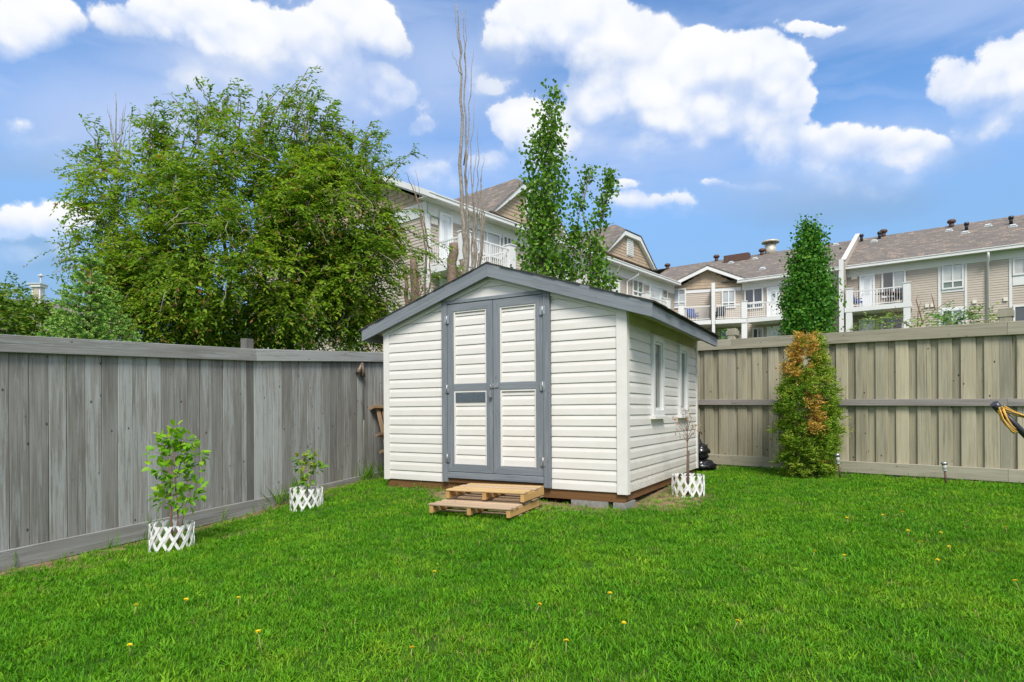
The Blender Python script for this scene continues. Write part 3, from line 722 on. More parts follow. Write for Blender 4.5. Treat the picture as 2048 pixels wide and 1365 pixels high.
# corner posts and J-trim
for (x0, x1, y0, y1, zz0, zz1) in ((-0.022, 0.06, -0.024, 0.06, ZB - 0.005, rake(0) - 0.12), (SW - 0.083, SW + 0.024, -0.026, 0.055, ZB - 0.012, rake(SW) - 0.13), (SW - 0.02, SW + 0.024, SDp - 0.048, SDp + 0.02, ZB, rake(SW) - 0.14)):
    b = MB(); b.box(x0, x1, y0, y1, zz0, zz1); b.build('corner_post', M['cream_trim'], shed, world=False)
for sgn in (-1, 1):
    b = MB()
    pts = [(MID, -0.034, PKZ - 0.135), (MID + sgn * 1.55, -0.034, PKZ - 0.135 - SLP * 1.55), (MID + sgn * 1.55, -0.034, PKZ - 0.185 - SLP * 1.55), (MID, -0.034, PKZ - 0.185)]
    b.prism(pts if sgn < 0 else pts[::-1], (0, 0.02, 0)); b.build('gable_trim', M['cream_trim'], shed, world=False)

# doors
def strip_x(par, name, x0, x1, z0, z1, y=-0.05, th=0.03, mat='paint_grey_x'):
    return board(name, par, ((x0 + x1) / 2, y + th / 2, (z0 + z1) / 2), (x1 - x0, th, z1 - z0), M[mat])
for x0, x1 in ((0.873, 0.947), (2.173, 2.25)):
    strip_x(shed, 'door_jamb', x0, x1, Zc(-0.785), Zc(1.285) if x0 > 1 else ZD + 0.0, -0.052, 0.05, 'paint_grey_z')
strip_x(shed, 'door_header', 0.949, 2.171, Zc(1.236), Zc(1.276), -0.047, 0.045)
strip_x(shed, 'door_sill', 0.949, 2.171, Zc(-0.745), Zc(-0.675), -0.045, 0.044)
strip_x(shed, 'sill_plate', 0.955, 2.165, Zc(-0.80), Zc(-0.747), -0.02, 0.02, 'brown_beam')

def mitre(par, name, pts, y0, y1, mat):
    b = MB(); b.prism([(x, y0, z) for x, z in pts], (0, y1 - y0, 0)); return b.build(name, M[mat], par, world=False)
def door(x0, x1, label):
    d = link('door', (lambda b: (b.box(x0 + .004, x1 - .004, -0.008, -0.001, Zc(-0.668), Zc(1.228)), b)[1])(MB()).build('tmp', M['cream_trim'], None, world=False).data, shed)
    bpy.data.objects.remove([o for o in bpy.data.objects if o.name.startswith('tmp')][0])
    a, c = x0 + 0.003, x1 - 0.003; w = 0.083; zb, zt = Zc(-0.668), Zc(1.230)
    g = 0.0015
    mitre(d, 'stile', [(a, zb), (a + w, zb + w), (a + w, zt - w), (a, zt)][::-1], -0.042, -0.009, 'paint_grey_z')
    mitre(d, 'stile', [(c, zb), (c, zt), (c - w, zt - w), (c - w, zb + w)][::-1], -0.042, -0.009, 'paint_grey_z')
    mitre(d, 'rail', [(a + g, zt), (a + w + g, zt - w), (c - w - g, zt - w), (c - g, zt)][::-1], -0.0405, -0.009, 'paint_grey_x')
    mitre(d, 'rail', [(a + g, zb), (c - g, zb), (c - w - g, zb + w), (a + w + g, zb + w)][::-1], -0.0405, -0.009, 'paint_grey_x')
    strip_x(d, 'rail', a + w + .001, c - w - .001, Zc(0.243), Zc(0.325), -0.038, 0.029)
    pa, pc = a + w, c - w
    # cream J-channel round each panel, then the siding boards inside
    for (z0, z1) in ((Zc(-0.668) + w, Zc(0.243)), (Zc(0.325), zt - w)):
        b = MB(); t = 0.016
        b.box(pa, pa + t, -0.034, -0.008, z0, z1); b.box(pc - t, pc, -0.034, -0.008, z0, z1); b.box(pa + t, pc - t, -0.034, -0.008, z1 - t, z1)
        b.build('channel_trim', M['cream_trim'], d, world=False)
        z = z0
        while z < z1 - t - 0.02:
            zz = min(z + 0.1095, z1 - t)
            if z1 - t - zz < 0.02: zz = z1 - t
            vent = x0 < 1.2 and Zc(0.09) < z and z1 < Zc(0.3)
            if not vent:
                course('siding_board', d, M['vinyl'], pa + t, pc - t, z, zz, Vector((0, -0.008, 0)), X_, NF)
            z = zz
    return d
dL = door(0.949, 1.559, None); dR = door(1.561, 2.171, None)
# vent panel low in the left leaf
b = MB(); b.box(1.055, 1.458, -0.03, -0.0085, Zc(0.118), Zc(0.225))
for i in range(9): b.box(1.057, 1.456, -0.034, -0.0301, Zc(0.122) + i * 0.0112, Zc(0.122) + i * 0.0112 + 0.006)
b.build('vent_panel', M['grey_vent'], dL, world=False)
# hinges, hasp, padlock
for d, xc, sg in ((dL, 0.949, 1), (dR, 2.171, -1)):
    for zc in (1.06, 0.27, -0.52):
        b = MB(); zc = Zc(zc)
        b.box(xc - 0.032, xc + 0.032, -0.056, -0.053, zc - 0.045, zc + 0.045)
        b.tube([(xc, -0.058, zc - 0.05), (xc, -0.058, zc + 0.05)], 0.006, 6)
        for dx in (-0.02, 0.02):
            for dz in (-0.03, 0.03): b.box(xc + dx - .004, xc + dx + .004, -0.058, -0.056, zc + dz - .004, zc + dz + .004)
        b.build('hinge', M['steel'], d, world=False)
b = MB(); b.box(1.525, 1.635, -0.05, -0.0425, Zc(0.268), Zc(0.315)); b.box(1.605, 1.635, -0.054, -0.0505, Zc(0.275), Zc(0.308))
b.tube([(1.548, -0.05, Zc(0.30)), (1.548, -0.075, Zc(0.295)), (1.548, -0.075, Zc(0.27)), (1.548, -0.05, Zc(0.265))], 0.005, 6)
b.build('hasp', M['steel'], dR, world=False)
b = MB(); b.tube([(1.538, -0.07, Zc(0.235)), (1.538, -0.07, Zc(0.275)), (1.545, -0.07, Zc(0.288)), (1.553, -0.07, Zc(0.275)), (1.553, -0.07, Zc(0.235))], 0.004, 6)
b.box(1.53, 1.561, -0.08, -0.06, Zc(0.165), Zc(0.238)); b.build('padlock', M['steel'], dR, world=False)

# side windows
for (v0, v1) in WINS:
    z0, z1 = Zc(-0.056), Zc(0.836); b = MB(); fwid = 0.06
    def wb(y0, y1, za, zb_, x0=0.0, x1=0.045): b.box(SW + x0, SW + x1, y0, y1, za, zb_)
    wb(v0, v0 + fwid, z0, z1); wb(v1 - fwid, v1, z0, z1); wb(v0 + fwid, v1 - fwid, z1 - fwid, z1); wb(v0 + fwid, v1 - fwid, z0, z0 + fwid + .01)
    i2 = fwid + 0.028
    wb(v0 + fwid, v0 + i2, z0 + fwid + .01, z1 - fwid, 0, .026); wb(v1 - i2, v1 - fwid, z0 + fwid + .01, z1 - fwid, 0, .026)
    wb(v0 + i2, v1 - i2, z1 - i2, z1 - fwid, 0, .026); wb(v0 + i2, v1 - i2, z0 + fwid + .01, z0 + i2 + .01, 0, .026)
    wn = b.build('window', M['white'], shed, world=False)
    b = MB(); b.box(SW + 0.004, SW + 0.008, v0 + i2, v1 - i2, z0 + i2 + .01, z1 - i2); b.build('pane', M['glass_shed'], wn, world=False)
    b = MB(); b.box(SW, SW + 0.062, v0 - 0.015, v1 + 0.015, z0 - 0.028, z0 - 0.001); b.build('sill', M['cream_trim'], wn, world=False)

# roof: deck, rake boards, eave fascias, soffits, shingles
EO = 0.30
roof = MB()
for sg in (-1, 1):
    xe = MID + sg * (MID + EO)
    p = [(MID, -0.07, PKZ - 0.012), (xe, -0.07, rake(0) - SLP * EO - 0.012), (xe, -0.07, rake(0) - SLP * EO - 0.035), (MID, -0.07, PKZ - 0.035)]
    roof.prism(p if sg > 0 else p[::-1], (0, SDp + 0.1, 0))
rfo = roof.build('roof', M['shed_shingle'], shed, world=False)
for sg in (-1, 1):
    xe = MID + sg * (MID + EO)
    ze = rake(0) - SLP * EO
    p = [(MID + sg * .001, -0.105, PKZ), (xe, -0.105, ze), (xe, -0.105, ze - 0.148), (MID + sg * .001, -0.105, PKZ - 0.148)]
    # built along its own length so the grain follows the slope
    b = MB(); ang = -sg * math.atan(SLP)
    rot = Matrix.Translation((MID, -0.105, PKZ)) @ Matrix.Rotation(-ang if sg > 0 else -ang, 4, 'Y')
    inv = rot.inverted()
    q = [inv @ Vector(x) for x in (p if sg > 0 else p[::-1])]
    b.prism(q, (0, 0.034, 0)); o = b.build('rake_board', M['paint_grey_x'], shed, world=False); o.matrix_basis = rot
    # eave fascia along the side
    b = MB(); xf = xe - sg * 0.0005
    b.box(min(xf, xf - sg * 0.035), max(xf, xf - sg * 0.035), -0.0705, SDp - 0.10 + 0.08, ze - 0.146, ze - 0.008); b.build('fascia', M['paint_grey_y'], shed, world=False)
    b = MB(); x0, x1 = sorted((xe - sg * 0.036, MID + sg * (MID + 0.018))); b.box(x0, x1, -0.0705, SDp + 0.02, ze - 0.05, ze - 0.04)
    b.build('soffit', M['soffit_tan'], shed, world=False)
    if sg > 0:
        b = MB(); b.box(SW + 0.001, SW + 0.022, 0.056, SDp - 0.05, Zc(0.874), ze - 0.051 + 0.1); b.build('frieze_board', M['soffit_tan'], shed, world=False)
rr = random.Random(9)
for sg in (-1, 1):
    sb = MB(); dn = Vector((sg, 0, -SLP)).normalized(); nn = Vector((sg * SLP, 0, 1)).normalized()
    L = math.hypot(MID + EO, SLP * (MID + EO)); row = 0; q = L - 0.12
    while q > -0.1:
        y = -0.115 - rr.random() * 0.25; lift = 0.012
        while y < SDp + 0.03:
            w = rr.uniform(0.24, 0.31); y0 = max(y, -0.115 + rr.uniform(-.006, .004)); y1 = min(y + w - 0.006, SDp + 0.03)
            if y1 - y0 > 0.02:
                O = Vector((MID, 0, PKZ - 0.010)); e = rr.uniform(-.008, .012)
                a0, a1 = max(q, -0.02), q + 0.155 + e
                sb.fbox(O, dn, Yy, nn, a0, a1, y0, y1, 0.004 + rr.uniform(0, .003), lift + rr.uniform(0, .008))
            y += w
        q -= 0.135; row += 1
    sb.build('shingle', M['shed_shingle'], rfo, 'stuff', world=False)
# base skids
b = MB(); b.box(0.02, SW - 0.01, 0.004, 0.044, Zc(-0.895), ZB - 0.002); b.build('base_beam', M['brown_beam'], shed, world=False)
b = MB(); b.box(SW - 0.052, SW - 0.012, 0.045, SDp - 0.05, Zc(-0.885), ZB - 0.002); b.build('base_beam', M['brown_beam'], shed, world=False)
b = MB(); b.box(0.02, 0.06, 0.045, SDp - 0.05, Zc(-0.885), ZB - 0.002); b.build('base_beam', M['brown_beam'], shed, world=False)
b = MB(); b.box(0.061, SW - 0.053, 0.046, SDp - 0.06, ZB - 0.03, ZB - 0.003); b.build('floor_deck', M['brown_beam'], shed, world=False)
SM_ = Matrix.Translation((-1.54, 7.4, 0)) @ Matrix.Rotation(math.atan2(SU.y, SU.x), 4, 'Z')
def sp(u, v, z): return SM_ @ Vector((u, v, z))

def block(u, v, w, d, h, label, turn=0.0):
    c = sp(u, v, 0); g = gz(c.x, c.y)
    b = MB(); top = Zc(-0.897)
    b.box(-w / 2, w / 2, -d / 2, d / 2, g - 0.05 - top, 0)
    for i in (-1, 1): b.box(-w / 2 + .03 if i < 0 else 0.02, -0.02 if i < 0 else w / 2 - .03, -d / 2 - 0.006, -d / 2 + .001, -h + 0.02, -0.02)
    o = b.build('concrete_block', M['concrete'], None, world=False)
    o.location = (c.x, c.y, top); o.rotation_euler = (0, 0, math.atan2(SU.y, SU.x) + turn)
    props(o, label, 'concrete block', 'concrete blocks carrying the shed')
block(2.66, 0.10, 0.40, 0.19, 0.1, 'long grey concrete block under the shed front between pallets and shed corner')
block(2.99, 0.12, 0.13, 0.30, 0.1, 'narrow grey concrete block under the near right corner of the shed', 0.0)
block(0.33, 0.16, 0.22, 0.19, 0.08, 'small grey concrete block in shade under the front left of the shed')

# pallets
def pallet(label, matt, mats, loc, rotz, W, D, H, nb, gap, rnd, group='wooden pallets by the shed'):
    """x = width (deck boards run along x), y = depth (stringers run along y), origin at the middle of the underside"""
    t = thing('wooden_pallet', label, 'pallet', loc, rotz, group)
    th = 0.017; bw = (D - gap * (nb - 1)) / nb
    for i in range(nb):
        board('deck_board', t, (rnd.uniform(-.004, .004), -D / 2 + bw / 2 + i * (bw + gap), H - th / 2), (W + rnd.choice([-.01, 0, .012]), bw, th), matt[min(i, len(matt) - 1)], (0, rnd.uniform(-.006, .006), rnd.uniform(-.008, .008)))
    for x in (-W / 2 + 0.022, 0.0, W / 2 - 0.022):
        board('stringer', t, (x, 0, (H - th) / 2 + 0.008), (0.038, D - 0.012, H - th - 0.018), mats)
    for y in (-D / 2 + 0.25, 0.05, D / 2 - 0.06):
        board('bottom_board', t, (0, y, 0.0045), (W - 0.01, 0.085, 0.009), matt[-1])
    return t
rr = random.Random(21)
p1 = Vector((-.253, 5.753, 0)); yaw = math.atan2(SU.y, SU.x)
pallet('weathered brown pallet lying on the grass as the lower step to the shed doors', [M['pallet_g']], M['pallet_s'], (p1.x, p1.y, Zc(-0.940)), -0.40, 0.82, 0.74, 0.10, 7, 0.034, rr)
p2 = Vector((-.165, 5.90, 0))
pallet('yellow pine pallet stacked on the other pallet as the upper step to the doors', [M['pallet_y'], M['pallet_y'], M['pallet_g'], M['pallet_y'], M['pallet_g']], M['pallet_s'], (p2.x, p2.y, Zc(-0.8385)), -0.40, 0.82, 0.54, 0.104, 4, 0.045, rr)
# old pallet leaning on the left fence behind the shed corner
lp = thing('wooden_pallet', 'old brown slatted pallet leaning against the grey fence beside the shed wall', 'pallet', group='wooden pallets by the shed')
fo = LA + LD * 4.575 + Vector((0, 0, Zc(0.105))) + Vector((LD.y, -LD.x, 0)) * 0.055
ft = LA + LD * 4.575 + Vector((LD.y, -LD.x, 0)) * 0.34; ft.z = gz(ft.x, ft.y) + 0.0
ax = (fo - ft).normalized(); hx = LD.copy(); nrm = hx.cross(ax).normalized()
Lh = (fo - ft).length
rotm = Matrix((hx, nrm, ax)).transposed().to_4x4(); rotm.translation = ft
lp.matrix_basis = rotm
for i in range(6):
    board('slat', lp, (0.085 + i * 0.125, -0.0 if nrm.y > 0 else 0.0, Lh / 2), (0.085, 0.018, Lh - 0.01), M['pallet_old'], (0, rr.uniform(-.01, .01), 0))
for zz in (Lh - 0.025, Lh * 0.60, Lh * 0.37):
    sgy = 1
    board('crosspiece', lp, (0.46, 0.03, zz), (1.05, 0.038, 0.045), M['pallet_old_x'])
    board('crosspiece', lp, (0.47, -0.03, zz), (1.02, 0.038, 0.045), M['pallet_old_x'])

# hanging metal bracket with cord on the left fence
s0 = 4.33
bp = LA + LD * s0 - Vector((LD.y, -LD.x, 0)) * -0.0
nin = Vector((LD.y, -LD.x, 0))
hb = thing('hanging_hook', 'tarnished folded metal bracket hanging on a cord from the grey fence left of the shed', 'hook', tuple(bp + nin * 0.02 + Vector((0, 0, Zc(0.72)))))
o = bp + nin * 0.045
b = MB()
top = o + Vector((0, 0, Zc(0.72)))
for du, dz, r0, r1 in ((-0.085, -0.15, 0.018, 0.036), (0.03, -0.2, 0.02, 0.034)):
    b.tube([top + LD * 0.0, top + LD * du * 0.5 + Vector((0, 0, dz * .5)), top + LD * du + Vector((0, 0, dz))], [r0, (r0 + r1) / 2, r1], 10)
b.tube([top - nin * 0.05 + Vector((0, 0, .01)), top + Vector((0, 0, .01))], 0.008, 6)
b.build('bracket', M['rusty'], hb)
b = MB(); q = top + LD * 0.03 + Vector((0, 0, -0.2))
b.tube([q, q + Vector((0, 0, -.3)), q + LD * .004 + Vector((0, 0, -.62))], 0.0035, 5)
b.build('cord', M['dark_fabric'], hb)
b = MB(); q2 = q + Vector((0, 0, -.36))
b.tube([q2 + LD * -.045 + Vector((0, 0, .06)), q2 + LD * -.04, q2 + LD * -.02 + Vector((0, 0, -.03)), q2], 0.004, 5)
b.build('hook', M['rusty'], hb)
b = MB(); q3 = q + LD * .004 + Vector((0, 0, -.62))
b.tube([q3, q3 + Vector((0, 0, -.3)), q3 + Vector((0, 0, -.75))], 0.0035, 5)
b.build('tail_string', M['cord'], hb)
# ------------------------------------------------------------------ apartment building
class Wall:
    def __init__(s, P, d):
        s.P = Vector((P[0], P[1], 0)); s.d = Vector((d[0], d[1], 0)).normalized(); s.n = Vector((s.d.y, -s.d.x, 0))
        if s.n.dot(Vector((0, 0, 0)) - s.P) < 0: s.n = -s.n
    def pt(s, u, o, z): return s.P + s.d * u + s.n * o + Vector((0, 0, z))
    def uz(s, px, py, o=0.0):
        q = hit(px, py, s.P + s.n * o, s.n); return (q - s.P).dot(s.d), q.z
def wbox(b, W, u0, u1, o0, o1, z0, z1): b.fbox(W.P.copy(), W.d, W.n, Z_, u0, u1, o0, o1, z0, z1)
KS = 0.85
PA = Vector((-3.30, 23.8, 0)); WA = Wall(PA, (0.651, 0.759))
bd = thing('apartment_building', 'long beige apartment building with white balconies and brown shingle roof beyond the fences', 'building', (PA.x, PA.y, 0))
EZ = Zc(8.45)
# corner with the chamfered bay
uB = WA.uz(1349, 585)[0]; QB = WA.pt(uB, 0, 0)
dC = Vector((0.815, -0.579, 0))
QC = Vector((14.96, 39.2, 0)); WB = Wall(QB, (QC - QB)); WC = Wall(QC, dC)
LB = (QC - QB).length
F3 = Zc(5.75); F2 = Zc(3.0); GB = Zc(-1.0)
def siding(W, u0, u1, z0, z1, pitch=0.13, off=0.0, mat='bsiding', name='siding', cut=None, par=bd):
    b = MB(); z = z0
    while z < z1 - 0.01:
        zz = min(z + pitch, z1); a, c = u0, u1
        if cut: a, c = cut(z + 0.5 * (zz - z)); 
        if c - a > 0.02:
            b.face([W.pt(a, off + .022, z), W.pt(c, off + .022, z), W.pt(c, off + .004, zz), W.pt(a, off + .004, zz)])
            b.face([W.pt(a, off, z), W.pt(c, off, z), W.pt(c, off + .022, z), W.pt(a, off + .022, z)])
        z = zz
    return b.build(name, M[mat], par, 'stuff')
EndL = 15.0
WE = Wall(PA, (-0.759, 0.651))
CL = 26.0
# solid bodies behind the cladding
b = MB(); b.fbox(PA.copy(), WA.d, -WA.n, Z_, 0, uB, 0.0, EndL, GB - .5, EZ); b.build('wall', M['bsiding'], bd)
b = MB(); b.fbox(QC.copy(), WC.d, -WC.n, Z_, 0, CL, 0.0, 13.0, GB - .5, EZ - .01); b.build('wall', M['bsiding'], bd)
b = MB(); b.prism([QB + Vector((0, 0, GB - .5)), QC + Vector((0, 0, GB - .5)), QC - WC.n * 8 + Vector((0, 0, GB - .5)), QB - WA.n * 8 + Vector((0, 0, GB - .5))], (0, 0, EZ - GB + .5 - .02)); b.build('wall', M['bsiding'], bd)
siding(WA, 0, uB, GB, EZ - 0.5); siding(WE, 0, EndL, GB, EZ - 0.55); siding(WB, 0, LB, GB, EZ - .4); siding(WC, 0, CL, GB, EZ - .5)
# frieze bands and corner boards
def band(W, u0, u1, z0, z1, o=0.05, name='frieze', mat='bwhite', par=None):
    b = MB(); wbox(b, W, u0, u1, 0.0, o, z0, z1); return b.build(name, M[mat], par or bd)
band(WA, -0.06, uB - .06, EZ - .62, EZ - .02); band(WE, -0.05, EndL, EZ - .66, EZ - .1, .055)
band(WB, 0.03, LB - .03, EZ - .62, EZ - .3); band(WC, 0.05, CL, EZ - .62, EZ - .03)
band(WA, -0.07, 0.12, GB, EZ - .625, .06, 'corner_board'); band(WE, 0.0, 0.14, GB, EZ - .665, .065, 'corner_board')

def flatroof(name, pts, mat, su=1.0, sv=1.0, th=0.05, par=None):
    """roof slope: first two points are the eave, uv in metres"""
    P = [Vector(p) for p in pts]
    e = (P[1] - P[0]).normalized(); nn = (P[1] - P[0]).cross(P[2] - P[0]).normalized(); f = nn.cross(e)
    me = bpy.data.meshes.new(name); org = par or bd; inv = wm(org).inverted()
    dn = -nn * th if nn.z > 0 else nn * th
    V = [inv @ p for p in P] + [inv @ (p + dn) for p in P]; n = len(P)
    fs = [tuple(range(n)), tuple(range(n, 2 * n))[::-1]] + [(k, (k + 1) % n, n + (k + 1) % n, n + k) for k in range(n)]
    me.from_pydata([tuple(v) for v in V], [], fs); uvl = me.uv_layers.new(name='UVMap')
    allp = P + P
    for lp_ in me.loops:
        q = allp[lp_.vertex_index] - P[0]; uvl.data[lp_.index].uv = (q.dot(e), q.dot(f))
    me.materials.append(M[mat]); me.update()
    return link(name, me, org)

# main roofs
PT = 0.47; OV = 0.5
def A3(u, o, z): return WA.pt(u, o, z)
RH = EndL / 2
flatroof('roof', [A3(-.45, OV, EZ), A3(uB - .3, OV, EZ), A3(uB + 6, -RH, EZ + PT * (RH + OV)), A3(-.45, -RH, EZ + PT * (RH + OV))], 'roof')
flatroof('roof', [A3(uB + 6, -EndL - OV, EZ), A3(-.45, -EndL - OV, EZ), A3(-.45, -RH, EZ + PT * (RH + OV)), A3(uB + 6, -RH, EZ + PT * (RH + OV))], 'roof')
RC, PC = 7.0, 0.445
ECZ = EZ - 0.05
def C3(u, o, z): return WC.pt(u, o, z)
flatroof('roof', [C3(-7.5, OV, ECZ), C3(CL + .4, OV, ECZ), C3(CL + .4, -RC, ECZ + PC * (RC + OV)), C3(-7.5, -RC, ECZ + PC * (RC + OV))], 'roof')
flatroof('roof', [C3(CL + .4, -2 * RC - OV, ECZ), C3(-9.5, -2 * RC - OV, ECZ), C3(-9.5, -RC, ECZ + PC * (RC + OV)), C3(CL + .4, -RC, ECZ + PC * (RC + OV))], 'roof')
# soffits, gutters
flatroof('soffit', [A3(-.44, OV, EZ - .13), A3(.02, OV, EZ - .13), A3(.02, -RH, EZ - .13 + PT * (RH + OV)), A3(-.44, -RH, EZ - .13 + PT * (RH + OV))], 'bsoffit')
b = MB(); wbox(b, WA, -.44, uB - .35, 0.0, OV - .01, EZ - .12, EZ - .09); b.build('soffit', M['bsoffit'], bd)
b = MB(); wbox(b, WA, -.45, uB - .3, OV - .02, OV + .11, EZ - .15, EZ + .02); wbox(b, WA, -.45, uB - .3, OV + .08, OV + .14, EZ - .01, EZ + .035); b.build('gutter', M['bwhite'], bd)
b = MB(); wbox(b, WC, -.2, CL + .4, 0.06, OV - .01, ECZ - .13, ECZ - .1); b.build('soffit', M['bsoffit'], bd)
b = MB(); wbox(b, WC, -.1, CL + .4, OV - .02, OV + .11, ECZ - .16, ECZ + .02); wbox(b, WC, -.1, CL + .4, OV + .08, OV + .14, ECZ - .01, ECZ + .03); b.build('gutter', M['bwhite'], bd)
# gable end of the left wing
hE = lambda u: EZ - .05 + PT * (min(u, EndL - u) + OV)
siding(WE, 0, EndL, EZ - .1, EZ + PT * RH, 0.17, 0.03, 'bshake', 'shake_panel', cut=lambda z: ((z - EZ + .18) / PT, EndL - (z - EZ + .18) / PT) if z > EZ - .1 else (0, EndL))
b = MB()
b.prism([WE.pt(-OV - .12, .10, EZ - .17), WE.pt(RH, .10, EZ + PT * (RH + OV) - .06 - .11), WE.pt(RH, .10, EZ + PT * (RH + OV) + .1), WE.pt(-OV - .12, .10, EZ + .06)], WE.n * .38)
b.prism([WE.pt(EndL + OV, .10, EZ - .17), WE.pt(RH, .10, EZ + PT * (RH + OV) - .17), WE.pt(RH, .10, EZ + PT * (RH + OV) + .1), WE.pt(EndL + OV, .10, EZ + .06)], WE.n * .38)
b.build('rake_board', M['bwhite'], bd)
band(WE, 0, EndL, GB, GB + .3, .05, 'skirt')

b = MB(); b.prism([WE.pt(0, -.06, EZ - .1), WE.pt(EndL, -.06, EZ - .1), WE.pt(RH, -.06, EZ + PT * (RH + OV) - .06)], WE.n * .08); b.build('gable_wall', M['bshake'], bd)
# clipped gables over the left wing
def dormer(FL, TL, TR, FR):
    o = 0.32
    uF, zF = WA.uz(*FL, o); uT, zT = WA.uz(*TL, o); uT2, z2 = WA.uz(*TR, o); uF2, z3 = WA.uz(*FR, o)
    zF = max(EZ + .02, min(zF, z3)); zT = (zT + z2) / 2
    uc = (uF + uF2 + uT + uT2) / 4; w = (uF2 - uF) / 2; t = max(0.25, (uT2 - uT) / 2)
    m = (zT - zF) / (w - t)
    g = MB(); P = lambda u, z, q=o: WA.pt(u, q, z)
    zin = zT - .25
    g.prism([P(uc - w + .3, zF), P(uc + w - .3, zF), P(uc + t - .05, zin), P(uc - t + .05, zin)], -WA.n * .3)
    gb = g.build('gable', M['bshake'], bd)
    siding(WA, uc - w, uc + w, zF, zT - .2, 0.17, o + .01, 'bshake', 'shake_panel', cut=lambda z: (uc - w + .3 + (z - zF) / m, uc + w - .3 - (z - zF) / m), par=gb)
    b = MB(); th = 0.24
    b.prism([P(uc - w, zF - .02), P(uc - w + th * .9, zF - .02), P(uc - t + .1, zT - th), P(uc - t, zT)], WA.n * .24)
    b.prism([P(uc + w, zF - .02), P(uc + t, zT), P(uc + t - .1, zT - th), P(uc + w - th * .9, zF - .02)], WA.n * .24)
    b.prism([P(uc - t + .002, zT), P(uc - t + .1, zT - th), P(uc + t - .1, zT - th), P(uc + t - .002, zT)], WA.n * .235)
    b.build('rake_board', M['bwhite'], gb)
    # louvred vent
    b = MB(); lw_ = 0.36; l0, l1 = zF + .28, zT - .32
    wbox(b, WA, uc - lw_, uc + lw_, o + .0, o + .07, l0, l1)
    z = l0 + .06
    while z < l1 - .06:
        b.fbox(WA.P.copy(), WA.d, WA.n, Z_, uc - lw_ + .06, uc + lw_ - .06, o + .07, o + .10, z, z + .06); z += .12
    b.build('louvre_vent', M['bwhite'], gb)
    # roof slopes with a small hip at the front
    zr = zT + m * t * .98; back = 7.0; fr = o + .28; hb_ = fr - t * 1.3
    e = 0.05
    flatroof('gable_roof', [P(uc - w - .05, zF - .05, -back), P(uc - w - .05, zF - .05, fr), P(uc - t, zT + e, fr), P(uc, zr + e, hb_), P(uc, zr + e, -back)], 'roof', par=bd)
    flatroof('gable_roof', [P(uc + w + .05, zF - .05, fr), P(uc + w + .05, zF - .05, -back), P(uc, zr + e, -back), P(uc, zr + e, hb_), P(uc + t, zT + e, fr)], 'roof', par=bd)
    flatroof('gable_roof', [P(uc - t, zT + e + .002, fr), P(uc + t, zT + e + .002, fr), P(uc, zr + e + .002, hb_)], 'roof', par=bd)
dormer((973, 421), (1040, 371), (1085, 392), (1128, 462))
dormer((1207, 497), (1240, 461), (1273, 476), (1308, 541))
# gable over the chamfered bay
uPk, zPk = WB.uz(1416, 531, .5); zE = ECZ
b = MB(); b.prism([WB.pt(-.1, .02, zE - .35), WB.pt(LB + .1, .02, zE - .35), WB.pt(LB / 2, .02, zPk - .2)], WB.n * .05); gB = b.build('gable', M['bshake'], bd)
siding(WB, 0, LB, zE - .3, zPk - .2, .2, .075, 'bshake', 'shake_panel', cut=lambda z: (LB / 2 * (z - zE + .35) / (zPk - .2 - zE + .35), LB - LB / 2 * (z - zE + .35) / (zPk - .2 - zE + .35)), par=gB)
b = MB()
for sg in (-1, 1):
    e_ = LB / 2 + sg * (LB / 2 + .35)
    b.prism([WB.pt(LB / 2, .42, zPk), WB.pt(LB / 2, .42, zPk - .27), WB.pt(e_, .42, zE - .23), WB.pt(e_, .42, zE + .03)][::sg], WB.n * .1)
b.build('rake_board', M['bwhite'], gB)
for sg in (-1, 1):
    e_ = LB / 2 + sg * (LB / 2 + .4)
    q = [WB.pt(e_, .55, zE + .04), WB.pt(e_, -4, zE + .04), WB.pt(LB / 2, -6, zPk + .03), WB.pt(LB / 2, .55, zPk + .03)]
    flatroof('gable_roof', q if sg > 0 else [q[1], q[0], q[3], q[2]], 'roof', par=bd)
    b = MB(); b.prism([WB.pt(LB / 2, 0.12, zPk - .2), WB.pt(e_, .12, zE - .16), WB.pt(e_, .12, zE - .19), WB.pt(LB / 2, .12, zPk - .23)][::sg], WB.n * .3); b.build('soffit', M['bsoffit'], gB)

# openings, given by where they stand on their wall
def window(W, x0, y0, x1, y1, gm='glass', mull='v', o=0.03, sash=None, ext=None, second=None):
    u0, z1 = W.uz(x0, y0, o); u1, z0 = W.uz(x1, y1, o)
    if ext: z0 = z1 - ext
    if u1 < u0: u0, u1 = u1, u0
    b = MB(); t = 0.085
    wbox(b, W, u0, u0 + t, o, o + .07, z0, z1); wbox(b, W, u1 - t, u1, o, o + .07, z0, z1)
    wbox(b, W, u0 + t, u1 - t, o, o + .07, z1 - t, z1); wbox(b, W, u0 + t, u1 - t, o, o + .07, z0, z0 + t)
    um = (u0 + u1) / 2
    panes = [(u0 + t, u1 - t, z0 + t, z1 - t)]
    if 'v' in mull:
        wbox(b, W, um - .035, um + .035, o, o + .065, z0 + t, z1 - t); panes = [(u0 + t, um - .035, z0 + t, z1 - t), (um + .035, u1 - t, z0 + t, z1 - t)]
    if 'h' in mull:
        zm = z0 + (z1 - z0) * .30; np_ = []
        for p in panes:
            wbox(b, W, p[0], p[1], o, o + .06, zm - .04, zm + .04); np_ += [(p[0], p[1], p[2], zm - .04), (p[0], p[1], zm + .04, p[3])]
        panes = np_
    w = b.build('window', M['bwhite'], bd)
    for i, p in enumerate(panes):
        b = MB(); wbox(b, W, p[0], p[1], o - .005, o + .02, p[2], p[3])
        g = gm if not second or i % 2 == 0 else second
        b.build('pane', M[g], w)
    return u0, u1, z0, z1
